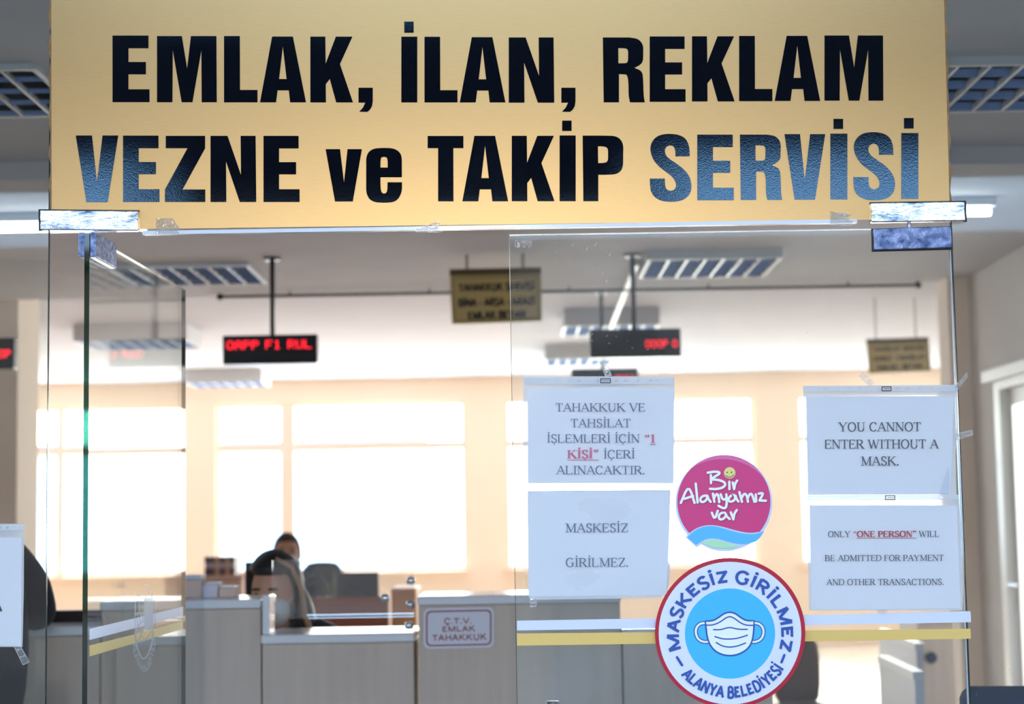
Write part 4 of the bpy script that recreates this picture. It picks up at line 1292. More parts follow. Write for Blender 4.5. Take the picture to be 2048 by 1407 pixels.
# ---- beam line
struct(MB().box(-7.0, 2.7, zd(6.75), zd(7.0), ZC - 0.07, ZC - 0.0005).build('trim_1', M['ceil']), 'shallow ceiling beam')
rl = MB()
pa, pb = hor(440, 592, 10.7), hor(1836, 571, 10.7)
zr = (pa.z + pb.z) / 2
rl.tube([(pa.x, pa.y, zr), (pb.x, pb.y, zr)], 0.010, 8)
rl.ball((pa.x, pa.y, zr), 0.022); rl.ball((pb.x, pb.y, zr), 0.022)
for i in range(5):
    x = pa.x + (pb.x - pa.x) * (0.1 + 0.2 * i)
    rl.tube([(x, pa.y, zr), (x, pa.y, ZC - 0.001)], 0.006, 6)
tag(rl.build('ceiling_rail', M['pole'], smooth=True), 'thin dark rail along the edge of the grey ceiling', 'rail')
ct = MB()
c0, c1 = hor(1272, 524, 9.65), hor(1217, 618, 13.2)
ct.box(-0.0, 0, 0, 0, 0, 0) if False else None
ct.hexa([(c0.x - .014, c0.y, ZC - .03), (c0.x + .014, c0.y, ZC - .03), (c0.x + .014, c0.y, ZC - .002), (c0.x - .014, c0.y, ZC - .002)],
        [(c1.x - .014, c1.y, ZC - .03), (c1.x + .014, c1.y, ZC - .03), (c1.x + .014, c1.y, ZC - .002), (c1.x - .014, c1.y, ZC - .002)])
tag(ct.build('ceiling_strip', M['white']), 'white strip running across the ceiling above the right red display', 'cable duct')  # pale diagonal streak modelled as a solid white strip

# ---- red dot displays
DOT = {'0': '01110 10001 10001 10001 10001 10001 01110', 'A': '01110 10001 10001 11111 10001 10001 10001', 'P': '11110 10001 10001 11110 10000 10000 10000', 'F': '11111 10000 10000 11110 10000 10000 10000',
       'I': '01110 00100 00100 00100 00100 00100 01110', 'R': '11110 10001 10001 11110 10100 10010 10001', 'U': '10001 10001 10001 10001 10001 10001 01110', 'L': '10000 10000 10000 10000 10000 10000 11111', '1': '00100 01100 00100 00100 00100 00100 01110', ' ': '0 0 0 0 0 0 0'}


def display(px0, px1, py0, py1, z, text, tx0, tx1, ty0, ty1, label, pole_px=None, ztop=None):
    y = zd(z)
    a, b = at(px0, (py0 + py1) / 2, y), at(px1, (py0 + py1) / 2, y)
    zt, zb = at((px0 + px1) / 2, py0, y).z, at((px0 + px1) / 2, py1, y).z
    r = thing('queue_display', ((a.x + b.x) / 2, y + 0.04, zb), label, 'display', 'red dot displays hanging from the ceiling')
    MB().box(a.x, b.x, y + 0.004, y + 0.08, zb, zt).build('case', M['led_case'], r, bevel=0.005)
    MB().box(a.x + .008, b.x - .008, y, y + 0.0038, zb + .008, zt - .008).build('window', M['screen'], r)
    rows = {}
    tot = sum(6 if c != ' ' else 4 for c in text) - 1
    ta, tb = at(tx0, ty0, y), at(tx1, ty1, y)
    st = (tb.x - ta.x) / tot
    sv = (ta.z - tb.z) / 6.5
    mb = MB()
    u = 0
    for c in text:
        for j, row in enumerate(DOT[c].split()):
            for i, v in enumerate(row):
                if v == '1':
                    x, zz = ta.x + (u + i) * st, ta.z - j * sv
                    mb.box(x - st * .36, x + st * .36, y - 0.004, y - 0.0005, zz - sv * .36, zz + sv * .36)
        u += 6 if c != ' ' else 4
    mb.build('led_text', M['led'], r)
    if pole_px:
        x = at(pole_px, py0, y).x
        MB().tube([(x, y + 0.04, zt - 0.002), (x, y + 0.04, ztop - 0.001)], 0.013, 10).build('pole', M['pole'], r, smooth=True)
        MB().lathe([(0.045, ztop - 0.014), (0.045, ztop - 0.001)], (x, y + 0.04, 0), 16).build('ceiling_plate', M['pole'], r)
    return r


display(445, 634, 669, 727, 9.3, '0APP F1 RUL', 455, 624, 683, 696, 'black display with red dot text hanging left of the gold hanging sign', 543, ZC)
display(1180, 1362, 657, 714, 9.4, '000P 0', 1292, 1356, 681, 694, 'black display with red dots behind the upper left notice, larger one', 1269, ZC)
display(1143, 1277, 736, 776, 12.6, '0FA1R 0L', 1230, 1273, 752, 764, 'small black display half hidden by the upper left notice', 1206, ZF)
display(-160, 28, 676, 738, 9.3, '0AP0 F00P', -80, 22, 702, 715, 'black display with red dots cut by the left edge of the photo', -66, ZC)


# ---- hanging gold signs
def hang_sign(q, z, lines, label, chains, ztop, rail=True):
    y = zd(z)
    a, b, c, d = [at(p[0], p[1], y) for p in q]
    cen = (a + b + c + d) / 4
    r = thing('hanging_sign', (cen.x, y, min(c.z, d.z)), label, 'hanging sign', 'gold signs hanging from chains')
    dy = Vector((0, 0.012, 0))
    MB().hexa([d, c, b, a], [p + dy for p in (d, c, b, a)]).build('panel', M['signgold'], r)
    mb = MB()
    fr = on_plane(y - 0.001)
    pt = lambda u, v: (q[0][0] * (1 - u) * (1 - v) + q[1][0] * u * (1 - v) + q[2][0] * u * v + q[3][0] * (1 - u) * v, q[0][1] * (1 - u) * (1 - v) + q[1][1] * u * (1 - v) + q[2][1] * u * v + q[3][1] * (1 - u) * v)
    loop = [pt(.035, .15), pt(.965, .15), pt(.965, .94), pt(.035, .94), pt(.035, .15)]
    f = []
    for i in range(4):
        f += strip([loop[i], loop[i + 1]], [1.4, 1.4], idf)
    for (t, u0, u1, v, cap) in lines:
        p0, p1 = pt(u0, v), pt(u1, v)
        f += text_px(t, p0[0], p0[1], p1[0], p1[1], cap, style='sans', bold=1.7)
    MB().faces2d(f, fr).build('lettering', M['signink'], r)
    top = [pt(0, -.02), pt(1, -.02), pt(1, .1), pt(0, .1)]
    tq = [at(p[0], p[1], y - 0.006) for p in top]
    MB().hexa([tq[3], tq[2], tq[1], tq[0]], [p + Vector((0, .022, 0)) for p in (tq[3], tq[2], tq[1], tq[0])]).build('top_rail', M['signdark'], r)
    for cx in chains:
        p = at(cx, q[0][1], y)
        n = 14
        z0 = p.z
        mb = MB()
        for k in range(n):
            za, zb_ = z0 + (ztop - z0) * k / n, z0 + (ztop - z0) * (k + 1.15) / n
            w = 0.008
            pts = []
            for i in range(9):
                an = 2 * math.pi * i / 8
                l_ = w * math.cos(an)
                pts.append((p.x + (l_ if k % 2 else 0), y + .006 + (0 if k % 2 else l_), min((za + zb_) / 2 + (zb_ - za) / 2 * math.sin(an), ztop - 0.002)))
            mb.tube(pts, 0.0022, 5)
        mb.build('chain', M['signdark'], r)
    return r


hang_sign([(899, 540), (1082, 536), (1084, 642), (904, 648)], 9.35, [('TAHAKKUK SERVİSİ', .09, .93, .40, 15), ('BİNA - ARSA - ARAZİ', .08, .93, .68, 15), ('EMLAK BEYAN', .18, .82, .92, 15)],
          'gold hanging sign with three lines of dark capitals behind the door edge', (934, 1046), ZC)
hang_sign([(1733, 679), (1857, 675), (1862, 741), (1738, 747)], 13.3, [('TAHSİLAT SERVİSİ', .08, .93, .36, 9), ('VERGİ - TAHSİLAT', .08, .93, .64, 9), ('EMLAK - BEYAN', .14, .86, .9, 9)],
          'smaller gold hanging sign above the upper right notice', (1752, 1832), ZF)

# ---- service counter
ZK = 5.5
yk = zd(ZK)
kx = lambda px, py=1200: at(px, py, yk).x
kz = lambda px, py: at(px, py, yk).z
zhi, zlo, zl0 = kz(450, 1198), kz(680, 1266), kz(130, 1252)


M['darkledge'] = mat('dark_brown_ledge', srgb(44, 34, 36), 0.4)


def counter_unit(x0, x1, ztop, label, depth=0.32, edge=0.028):
    r = thing('counter_unit', ((x0 + x1) / 2, yk + depth / 2, 0), label, 'counter', 'laminate counter units')
    MB().box(x0, x1, yk, yk + depth, 0.08, ztop - edge).build('panel', M['laminate'], r, bevel=0.002)
    MB().box(x0 + .01, x1 - .01, yk + .03, yk + depth - .03, 0.0, 0.0795).build('plinth', M['gap'], r)
    MB().box(x0 - .002, x1 + .002, yk - .02, yk + depth + .02, ztop - edge + .0005, ztop).build('worktop', M['ledge'], r, bevel=0.006)
    return r


lowc = counter_unit(kx(-420), kx(203) - .006, zl0, 'low counter section on the left with a white top where the person in black leans')
MB().box(kx(-420), kx(203) - .008, yk + .25, yk + .31, zl0 + .0005, zl0 + .036).build('back_ledge', M['darkledge'], lowc, bevel=.003)
counter_unit(kx(203), kx(524) - .004, zhi, 'tall pale counter section left of the serving gap')
counter_unit(kx(524), kx(829) - .004, zlo, 'lowered counter section under the clear screen with a bright white ledge')
counter_unit(kx(834) + .004, kx(1240), zhi, 'tall pale counter section carrying the small white label')
counter_unit(kx(1240) + .006, kx(1540), zlo, 'counter section behind the round mask sticker')
# the low counter's desk line behind
sc = thing('clear_screen', (kx(680), yk + .05, zlo), 'clear acrylic screen standing on the lowered counter section', 'screen')
MB().box(kx(541), kx(826), yk + .045, yk + .051, zlo + 0.055, kz(680, 1118)).build('sheet', M['acrylic'], sc)
MB().box(kx(526), kx(540), yk - .018, yk + .1, zlo + .0005, zhi + .012).build('end_post', M['ledge'], sc, bevel=.004)
for (px, py) in ((822, 1160), (821, 1208), (818, 1250), (770, 1195)):
    p = at(px, py, yk + .03)
    MB().lathe([(.0, -.012), (.012, -.010), (.014, 0), (.012, .010), (.0, .012)], p, 14).build('clip', M['chrome'], sc, smooth=True)
MB().box(kx(541), kx(826), yk + .03, yk + .07, zlo + .045, zlo + .054).build('lower_channel', M['acrylic'], sc)
lb = thing('counter_label', at(918, 1295, yk - .004), 'small white label with maroon border on the tall counter section', 'label')
lq = [(847, 1216), (988, 1212), (989, 1291), (848, 1297)]
def rr(x0, y0, x1, y1, r, sk):
    o = []
    for cx, cy, a in ((x1 - r, y0 + r, -90), (x1 - r, y1 - r, 0), (x0 + r, y1 - r, 90), (x0 + r, y0 + r, 180)):
        for k in range(6):
            t = math.radians(a + 90 * k / 5)
            xx, yy = cx + r * math.cos(t), cy + r * math.sin(t)
            o.append((xx, yy + sk * (xx - x0)))
    return o
SK = -0.022
slab('plate', [rr(847, 1216, 988, 1297, 12, SK)], yk - .006, yk - .0015, M['label_white'], lb)
decal('border', poly_faces([rr(852, 1221, 983, 1292, 10, SK), rr(855, 1224, 980, 1289, 8, SK)]), yk - .0064, M['maroon'], lb)
f = text_px('Ç.T.V.', 888, 1247, 945, 1245.7, 11, style='sans', bold=1.3) + text_px('EMLAK', 884, 1263, 951, 1261.5, 11, style='sans', bold=1.3) + text_px('TAHAKKUK', 864, 1281, 974, 1278.5, 12, style='sans', bold=1.3)
decal('lettering', f, yk - .0066, M['maroon'], lb)

# ---- desks and things behind the counter
yp = zd(9.0)
gx = lambda px, z: at(px, 1150, zd(z)).x
gz = lambda px, py, z: at(px, py, zd(z)).z
zp = gz(680, 1193, 9.0)
dk = thing('desk', (gx(660, 9.0), zd(9.4), 0), 'reddish wooden desk with a raised front behind the clear screen', 'desk')
MB().box(gx(520, 9), gx(776, 9), yp, yp + .035, 0.0, zp).build('front_panel', M['redwood'], dk, bevel=.004)
MB().box(gx(520, 9), gx(776, 9), yp + .036, yp + .85, .72, .75).build('desktop', M['redwood'], dk, bevel=.004)
MB().box(gx(520, 9), gx(520, 9) + .03, yp + .04, yp + .85, 0, .7195).build('side_panel', M['redwood'], dk)
MB().box(gx(776, 9) - .03, gx(776, 9), yp + .04, yp + .85, 0, .7195).build('side_panel', M['redwood'], dk)
cb = thing('cabinet', (gx(806, 9.2), zd(9.35), 0), 'light orange wooden cabinet at the right end of the serving gap', 'cabinet')
MB().box(gx(782, 9.1), gx(832, 9.1), zd(9.1), zd(9.55), .06, gz(800, 1176, 9.1)).build('body', M['orangewood'], cb, bevel=.004)
MB().box(gx(784, 9.1), gx(830, 9.1), zd(9.085), zd(9.0995), .08, gz(800, 1180, 9.1)).build('door', M['orangewood'], cb, bevel=.003)
MB().box(gx(784, 9.1), gx(830, 9.1), zd(9.13), zd(9.5), 0, .0595).build('plinth', M['gap'], cb)


def monitor(px0, px1, py0, py1, z, label, base):
    y = zd(z)
    x0, x1, z1, z0 = gx(px0, z), gx(px1, z), gz((px0 + px1) / 2, py0, z), gz((px0 + px1) / 2, py1, z)
    r = thing('monitor', ((x0 + x1) / 2, y + .03, base), label, 'monitor', 'dark monitors seen from behind')
    MB().box(x0, x1, y, y + .03, z0, z1).build('case', M['monitor'], r, bevel=.006)
    MB().box(x0 + .012, x1 - .012, y + .0305, y + .033, z0 + .015, z1 - .012).build('screen', M['screen'], r)
    MB().box((x0 + x1) / 2 - .03, (x0 + x1) / 2 + .03, y - .03, y - .0005, base + .013, (z0 + z1) / 2).build('neck', M['monitor'], r)
    MB().box((x0 + x1) / 2 - .11, (x0 + x1) / 2 + .11, y - .09, y + .09, base + .0005, base + .0125).build('foot', M['monitor'], r, bevel=.004)
    return r


monitor(489, 601, 1122, 1215, 9.35, 'dark monitor just left of the seated man', .75)
monitor(672, 757, 1144, 1225, 9.4, 'dark monitor at the right end of the reddish desk', .75)
ch = thing('office_chair', (gx(642, 10.6), zd(10.6), 0), 'dark office chair with a rounded back between the two monitors', 'chair')
bk_ = MB(); bk_.ball((gx(645, 10.6), zd(10.6), gz(645, 1178, 10.6)), (.125, .05, .16), shape=lambda d: (abs(d.x) ** 4 + abs(d.y) ** 4 + abs(d.z) ** 4) ** -.25)
bk_.build('backrest', M['monitor'], ch, smooth=True)
MB().ball((gx(645, 10.6), zd(10.35), .47), (.24, .23, .045)).build('seat', M['monitor'], ch, smooth=True)
MB().tube([(gx(645, 10.6), zd(10.35), .06), (gx(645, 10.6), zd(10.35), .43)], .03, 12).build('gas_post', M['steel'], ch)
MB().tube([(gx(645, 10.6), zd(10.4), .45), (gx(645, 10.6), zd(10.66), .5), (gx(645, 10.6), zd(10.66), .9)], .025, 8).build('back_arm', M['pole'], ch)
mb = MB()
for k in range(5):
    a = 2 * math.pi * k / 5
    mb.tube([(gx(645, 10.6), zd(10.35), .07), (gx(645, 10.6) + .28 * math.cos(a), zd(10.35) + .28 * math.sin(a), .03)], .02, 8)
mb.build('star_base', M['pole'], ch)

# sideboard with binders and papers, left
yb = zd(12.2)
zs = gz(440, 1151, 12.0)
sb = thing('sideboard', (gx(400, 12.1), zd(12.3), 0), 'peach sideboard against the far pier, carrying binders', 'sideboard')
MB().box(gx(330, 12), gx(484, 12), zd(12.0), zd(12.5), .06, zs - .02).build('body', M['pinkpaper'], sb, bevel=.003)
MB().box(gx(326, 12), gx(488, 12), zd(11.97), zd(12.53), zs - .0195, zs).build('top', M['pinkpaper'], sb, bevel=.003)
for k in range(3):
    a = gx(330 + k * 51.5, 12)
    b = gx(330 + (k + 1) * 51.5, 12)
    MB().box(a + .006, b - .006, zd(11.985), zd(11.9995), .08, zs - .035).build('door', M['pinkpaper'], sb, bevel=.002)
MB().box(gx(334, 12), gx(480, 12), zd(12.06), zd(12.48), 0, .0595).build('plinth', M['gap'], sb)
cols = ['plum', 'plum', 'tan', 'plum', 'tan', 'plum']
labs = ['plum binder at the left end of the row behind the counter', 'plum binder second from the left end of the row', 'tan binder between plum binders, third in the row', 'plum binder fourth in the row', 'tan binder second from the right end of the row', 'plum binder at the right end of the row']
for k in range(6):
    x0 = gx(410 + k * 10.2, 12.1)
    x1 = gx(410 + (k + 1) * 10.2, 12.1) - .002
    r = thing('binder', ((x0 + x1) / 2, zd(12.2), zs), labs[k], 'binder', 'binders on the sideboard')
    MB().box(x0, x1, zd(12.08), zd(12.32), zs + .0005, gz(440, 1112 + (k % 2) * 2, 12.1)).build('cover', M[cols[k]], r, bevel=.003)
    MB().box(x0 + .006, x1 - .006, zd(12.076), zd(12.0798), zs + .05, zs + .085).build('spine_label', M['label_white'], r)
zt_ = zhi
for k, (a, b, c, d, z, m, lab) in enumerate([(366, 402, 1150, 1190, 5.66, 'pinkpaper', 'pinkish paper stack on the tall counter beside the open leaf'), (404, 436, 1164, 1191, 5.68, 'label_white', 'low white paper stack on the tall counter'), (438, 470, 1172, 1192, 5.66, 'pinkpaper', 'small pinkish box on the tall counter near the binders')]):
    y = zd(z)
    r = thing('paper_stack', (at(a, 1190, y).x, y, zt_), lab, 'paper stack', 'papers on the tall counter')
    top = max(at((a + b) / 2, c, y).z, zt_ + .02)
    x0, x1 = at(a, 1180, y).x, at(b, 1180, y).x
    MB().box(x0, x1, y, y + .1, zt_ + .0005, zt_ + (top - zt_) * .8).build('sheets', M[m], r, bevel=.002)
    MB().box(x0 + .004, x1 - .002, y + .004, y + .102, zt_ + (top - zt_) * .8 + .0005, top).build('top_sheets', M['label_white'], r, bevel=.002)
# small plant on the desk
pl = thing('potted_plant', (gx(676, 9.7), zd(9.7), .75), 'small pale plant in a pot between the monitors', 'plant')
px_, py_ = gx(676, 9.7), zd(9.7)
MB().lathe([(.05, .7505), (.06, .87), (.065, .875), (.055, .872), (.0, .86)], (px_, py_, 0), 16).build('pot', M['label_white'], pl, smooth=True)
random.seed(5)
mb = MB()
for k in range(26):
    a = random.uniform(0, 6.28); l = random.uniform(.10, .24); sp = random.uniform(.2, .9)
    b0 = Vector((px_, py_, .86)); tip = b0 + Vector((math.cos(a) * sp * .16, math.sin(a) * sp * .12, l + .08))
    mid = (b0 + tip) / 2 + Vector((0, 0, .03))
    s_ = Vector((-math.sin(a), math.cos(a), 0)) * .012
    mb.add([b0, mid + s_, tip, mid - s_], [(0, 1, 2, 3)])
mb.build('leaves', M['leaf'], pl)

# ---- right hand side
fx = lambda px, py, z: at(px, py, zd(z))
wc = fx(1872, 1240, 9.5)
z1 = wc.z
cbx0, cbx1 = fx(1837, 1300, 9.5).x, fx(1909, 1300, 9.5).x
r = thing('cupboard', ((cbx0 + cbx1) / 2, zd(9.7), 0), 'beige cupboard with a round dark knob behind the closed door', 'cupboard')
MB().box(cbx0, cbx1, zd(9.5), zd(9.95), .05, z1).build('body', M['laminate'], r, bevel=.003)
dd = MB().box(cbx0 + .006, cbx1 - .006, zd(9.48), zd(9.4995), .06, z1 - .02).build('door', M['laminate'], r, bevel=.003)
kp = fx(1861, 1314, 9.47)
MB().tube([kp + Vector((0, .01, 0)), kp + Vector((0, -.02, 0))], [.026, .030], 18).build('knob', M['navy'], dd, smooth=True)
MB().box(cbx0 + .01, cbx1 - .01, zd(9.55), zd(9.9), 0, .0495).build('plinth', M['gap'], r)


def side_panel(pf, zf_, pn, zn, label):
    a, b = fx(*pf, zf_), fx(*pn, zn)
    zt2 = (a.z + b.z) / 2
    r = thing('partition_panel', ((a.x + b.x) / 2, (a.y + b.y) / 2, 0), label, 'partition', 'low white partition panels')
    w = Vector((.03, 0, 0))
    def wall(z0, z1, g):
        p = [Vector((b.x - g, b.y, z0)), Vector((b.x + .03 + g, b.y, z0)), Vector((b.x + .03 + g, b.y, z1)), Vector((b.x - g, b.y, z1))]
        q_ = [Vector((a.x - g, a.y, z0)), Vector((a.x + .03 + g, a.y, z0)), Vector((a.x + .03 + g, a.y, z1)), Vector((a.x - g, a.y, z1))]
        return MB().hexa(p, q_)
    wall(0.0, zt2 - .0305, 0).build('panel', M['label_white'], r)
    wall(zt2 - .03, zt2, .006).build('top_cap', M['white'], r)


side_panel((1758, 1309), 7.4, (1829, 1343), 6.6, 'low white partition panel with a slanting top edge left of the cupboard')
side_panel((1757, 1254), 9.3, (1832, 1288), 8.2, 'second white partition panel farther back beside the cupboard')
# brown chair behind the mask sticker's right rim
xb = fx(1592, 1330, 9.0)
r = thing('office_chair', (xb.x, xb.y, 0), 'brown padded office chair right behind the round mask sticker', 'chair')
MB().ball((xb.x, xb.y, fx(1610, 1340, 9.0).z), (.115, .05, .18), shape=lambda d: (abs(d.x) ** 4 + abs(d.y) ** 4 + abs(d.z) ** 4) ** -.25).build('backrest', M['brown'], r, smooth=True)
MB().ball((xb.x, xb.y - .22, .46), (.24, .24, .05)).build('seat', M['brown'], r, smooth=True)
MB().tube([(xb.x, xb.y - .2, .45), (xb.x, xb.y + .06, .5), (xb.x, xb.y + .06, .8)], .022, 8).build('back_arm', M['pole'], r)
MB().tube([(xb.x, xb.y - .22, .06), (xb.x, xb.y - .22, .42)], .03, 12).build('gas_post', M['steel'], r)
mb = MB()
for k in range(5):
    a = 2 * math.pi * k / 5 + .3
    mb.tube([(xb.x, xb.y - .22, .07), (xb.x + .28 * math.cos(a), xb.y - .22 + .28 * math.sin(a), .03)], .02, 8)
mb.build('star_base', M['pole'], r)
# black chair near the right side panel
yc = zd(4.55)
r = thing('waiting_chair', (at(2020, 1400, yc).x, yc, 0), 'black padded chair back at the lower right corner', 'chair')
ca = at(1926, 1374, yc)
cw = .50
q_ = [(1926, 1420), (1926, 1384), (1930, 1376), (1938, 1371)]
bx0 = ca.x
zt3 = ca.z
o_ = [(bx0, zt3 - .5), (bx0, zt3 - .03), (bx0 + .008, zt3 - .01), (bx0 + .03, zt3), (bx0 + cw - .03, zt3), (bx0 + cw - .008, zt3 - .01), (bx0 + cw, zt3 - .03), (bx0 + cw, zt3 - .5)]
tilt = lambda x: .16 * (x - bx0)
MB().outline([o_], lambda x, z: Vector((x, yc - tilt(x), z)), lambda x, z: Vector((x, yc + .05 - tilt(x), z))).build('backrest', M['navy'], r, bevel=.008)
MB().box(bx0 + .01, bx0 + cw - .01, yc - .5, yc - .1, .42, .48).build('seat', M['navy'], r, bevel=.02)
for i in (0, 1):
    for j in (0, 1):
        x, y = bx0 + .03 + i * (cw - .06), yc - .46 + j * .42
        MB().tube([(x, y, 0), (x, y, .419)], .014, 10).build('leg', M['steel'], r, smooth=True)
# door casing on the right wall
dz = at(2024, 745, 0)
yn, yfz = zd(8.55), zd(9.72)
ztop_d = 2.17
dr = struct(MB().box(2.68, 2.70, yn, yfz, .005, ztop_d - .11).build('door_3', M['white']), 'white door in the right wall of the office', 'door')
MB().box(2.672, 2.6798, yn + .09, yfz - .09, .25, ztop_d - .2).build('glass_pane', M['glow_glass'], dr)
cs = MB()
cs.box(2.63, 2.6995, yfz, yfz + .11, 0, ztop_d - .06); cs.box(2.63, 2.6995, yn - .11, yn, 0, ztop_d - .06)
cs.box(2.63, 2.6995, yn, yfz, ztop_d - .108, ztop_d - .06)
cs.box(2.59, 2.6995, yn - .16, yfz + .2, ztop_d - .059, ztop_d)
cs.build('casing', M['white'], dr)
MB().tube([(2.66, yfz - .09, 1.02), (2.62, yfz - .09, 1.02), (2.62, yfz - .2, 1.02)], .011, 8).build('handle', M['chrome'], dr)
r = thing('light_switch', (2.695, zd(9.95), at(1978, 1048, zd(9.95)).z), 'pale bluish switch plate on the right wall', 'switch')
zz = r.location.z
MB().box(2.688, 2.6995, zd(9.9), zd(10.02), zz, zz + .11).build('plate', M['housing'], r, bevel=.002)
MB().box(2.683, 2.6878, zd(9.93), zd(9.99), zz + .03, zz + .08).build('rocker', M['blade'], r)

# ---- people
def skin(name, joints, bones, m, parent, sub=2):
    """one continuous tapering surface grown on a skeleton"""
    keys = list(joints)
    o0 = ORG[parent.name]
    me = bpy.data.meshes.new(name)
    me.from_pydata([tuple(Vector(joints[k][0]) - o0) for k in keys], [(keys.index(a), keys.index(b)) for a, b in bones], [])
    o = bpy.data.objects.new(name, me)
    COL.objects.link(o)
    o.parent = parent
    ORG[o.name] = o0
    sk = o.modifiers.new('skin', 'SKIN'); sk.use_smooth_shade = True
    ss = o.modifiers.new('subdivision', 'SUBSURF'); ss.levels = ss.render_levels = sub
    for i, k in enumerate(keys):
        rr_ = joints[k][1]
        me.skin_vertices[0].data[i].radius = rr_ if isinstance(rr_, tuple) else (rr_, rr_)
    me.skin_vertices[0].data[0].use_root = True
    dg = bpy.context.evaluated_depsgraph_get()
    m2 = bpy.data.meshes.new_from_object(o.evaluated_get(dg))
    o.modifiers.clear()
    o.data = m2
    m2.materials.clear(); m2.materials.append(m)
    for p in m2.polygons: p.use_smooth = True
    return o


def fingers(J, B, wrist, palm_dir, side, r=.008):
    """palm, four unequal bent fingers and a thumb grown from the wrist joint"""
    w = Vector(wrist)
    d = Vector(palm_dir).normalized(); s = Vector(side).normalized()
    nrm = d.cross(s)
    for k, (off, ln) in enumerate(((-.03, .065), (-.01, .075), (.011, .07), (.031, .055))):
        a = w + d * .085 + s * off
        J['k%d' % k] = (a, .011)
        J['m%d' % k] = (a + d * ln * .55 - Vector((0, 0, .008)), r)
        J['t%d' % k] = (a + d * ln - Vector((0, 0, .024)), r * .85)
        B += [('palm', 'k%d' % k), ('k%d' % k, 'm%d' % k), ('m%d' % k, 't%d' % k)]
    J['palm'] = (w + d * .045, (.030, .014))
    J['th1'] = (w + d * .045 + s * -.045, .011); J['th2'] = (w + d * .08 + s * -.062 - Vector((0, 0, .008)), .009)
    B += [('wrist', 'palm'), ('palm', 'th1'), ('th1', 'th2')]


def head_shape(d):
    m = 1.0
    if d.y < -.2 and d.z < -.1: m -= .06 * (-d.z)
    if d.z < -.5: m -= .10
    return m


def add_head(r, c, face, m_hair, mask=True, scarf=False, tilt=0.0):
    """head, nose, ears, eyes, mouth or mask and hair; face: unit vector the face looks along (horizontal)"""
    f = Vector(face).normalized()
    s = Vector((-f.y, f.x, 0))
    T = Matrix(((s.x, -f.x, 0, c[0]), (s.y, -f.y, 0, c[1]), (0, 0, 1, c[2]), (0, 0, 0, 1))) @ Matrix.Rotation(tilt, 4, 'X')
    h = MB(T)
    h.ball((0, 0, 0), (.076, .096, .115), 24, 16, head_shape)
    h.ball((0, -.098, -.012), (.013, .018, .022), 10, 8)
    h.ball((.077, .01, -.005), (.010, .02, .03), 10, 8); h.ball((-.077, .01, -.005), (.010, .02, .03), 10, 8)
    h.build('head', M['skin'], r, smooth=True)
    e = MB(T)
    for q_ in (-.032, .032):
        e.ball((q_, -.086, .012), (.014, .010, .007), 10, 8)
        e.ball((q_, -.088, .034), (.020, .008, .004), 10, 6)
    e.build('eyes', m_hair, r, smooth=True)
    if mask:
        k = MB(T)
        k.ball((0, -.052, -.052), (.066, .062, .056), 20, 12, lambda d: (abs(d.x) ** 3 + abs(d.y) ** 3 + abs(d.z) ** 3) ** (-1 / 3))
        k.tube([(.062, -.06, -.03), (.074, -.01, -.012), (.080, .02, 0)], .002, 6); k.tube([(-.062, -.06, -.03), (-.074, -.01, -.012), (-.080, .02, 0)], .002, 6)
        k.build('face_mask', M['mask'], r, smooth=True)
    else:
        k = MB(T); k.ball((0, -.088, -.055), (.022, .008, .007), 10, 8); k.build('mouth', M['ink_red'], r, smooth=True)
    hr = MB(T)
    def hs(d):
        return .5 if (d.y < -.45 and d.z < .5) else 1.0
    hr.ball((0, .012, .018), (.100, .112, .128) if scarf else (.086, .104, .116), 24, 16, hs)
    if scarf:
        hr.ball((0, .03, -.12), (.125, .12, .18), 20, 12, lambda d: .5 if d.y < -.4 and d.z > -.2 else 1.0)
        hr.ball((.05, .05, -.24), (.20, .13, .13), 20, 12)
    hr.build('headscarf' if scarf else 'hair', m_hair, r, smooth=True)
    return T


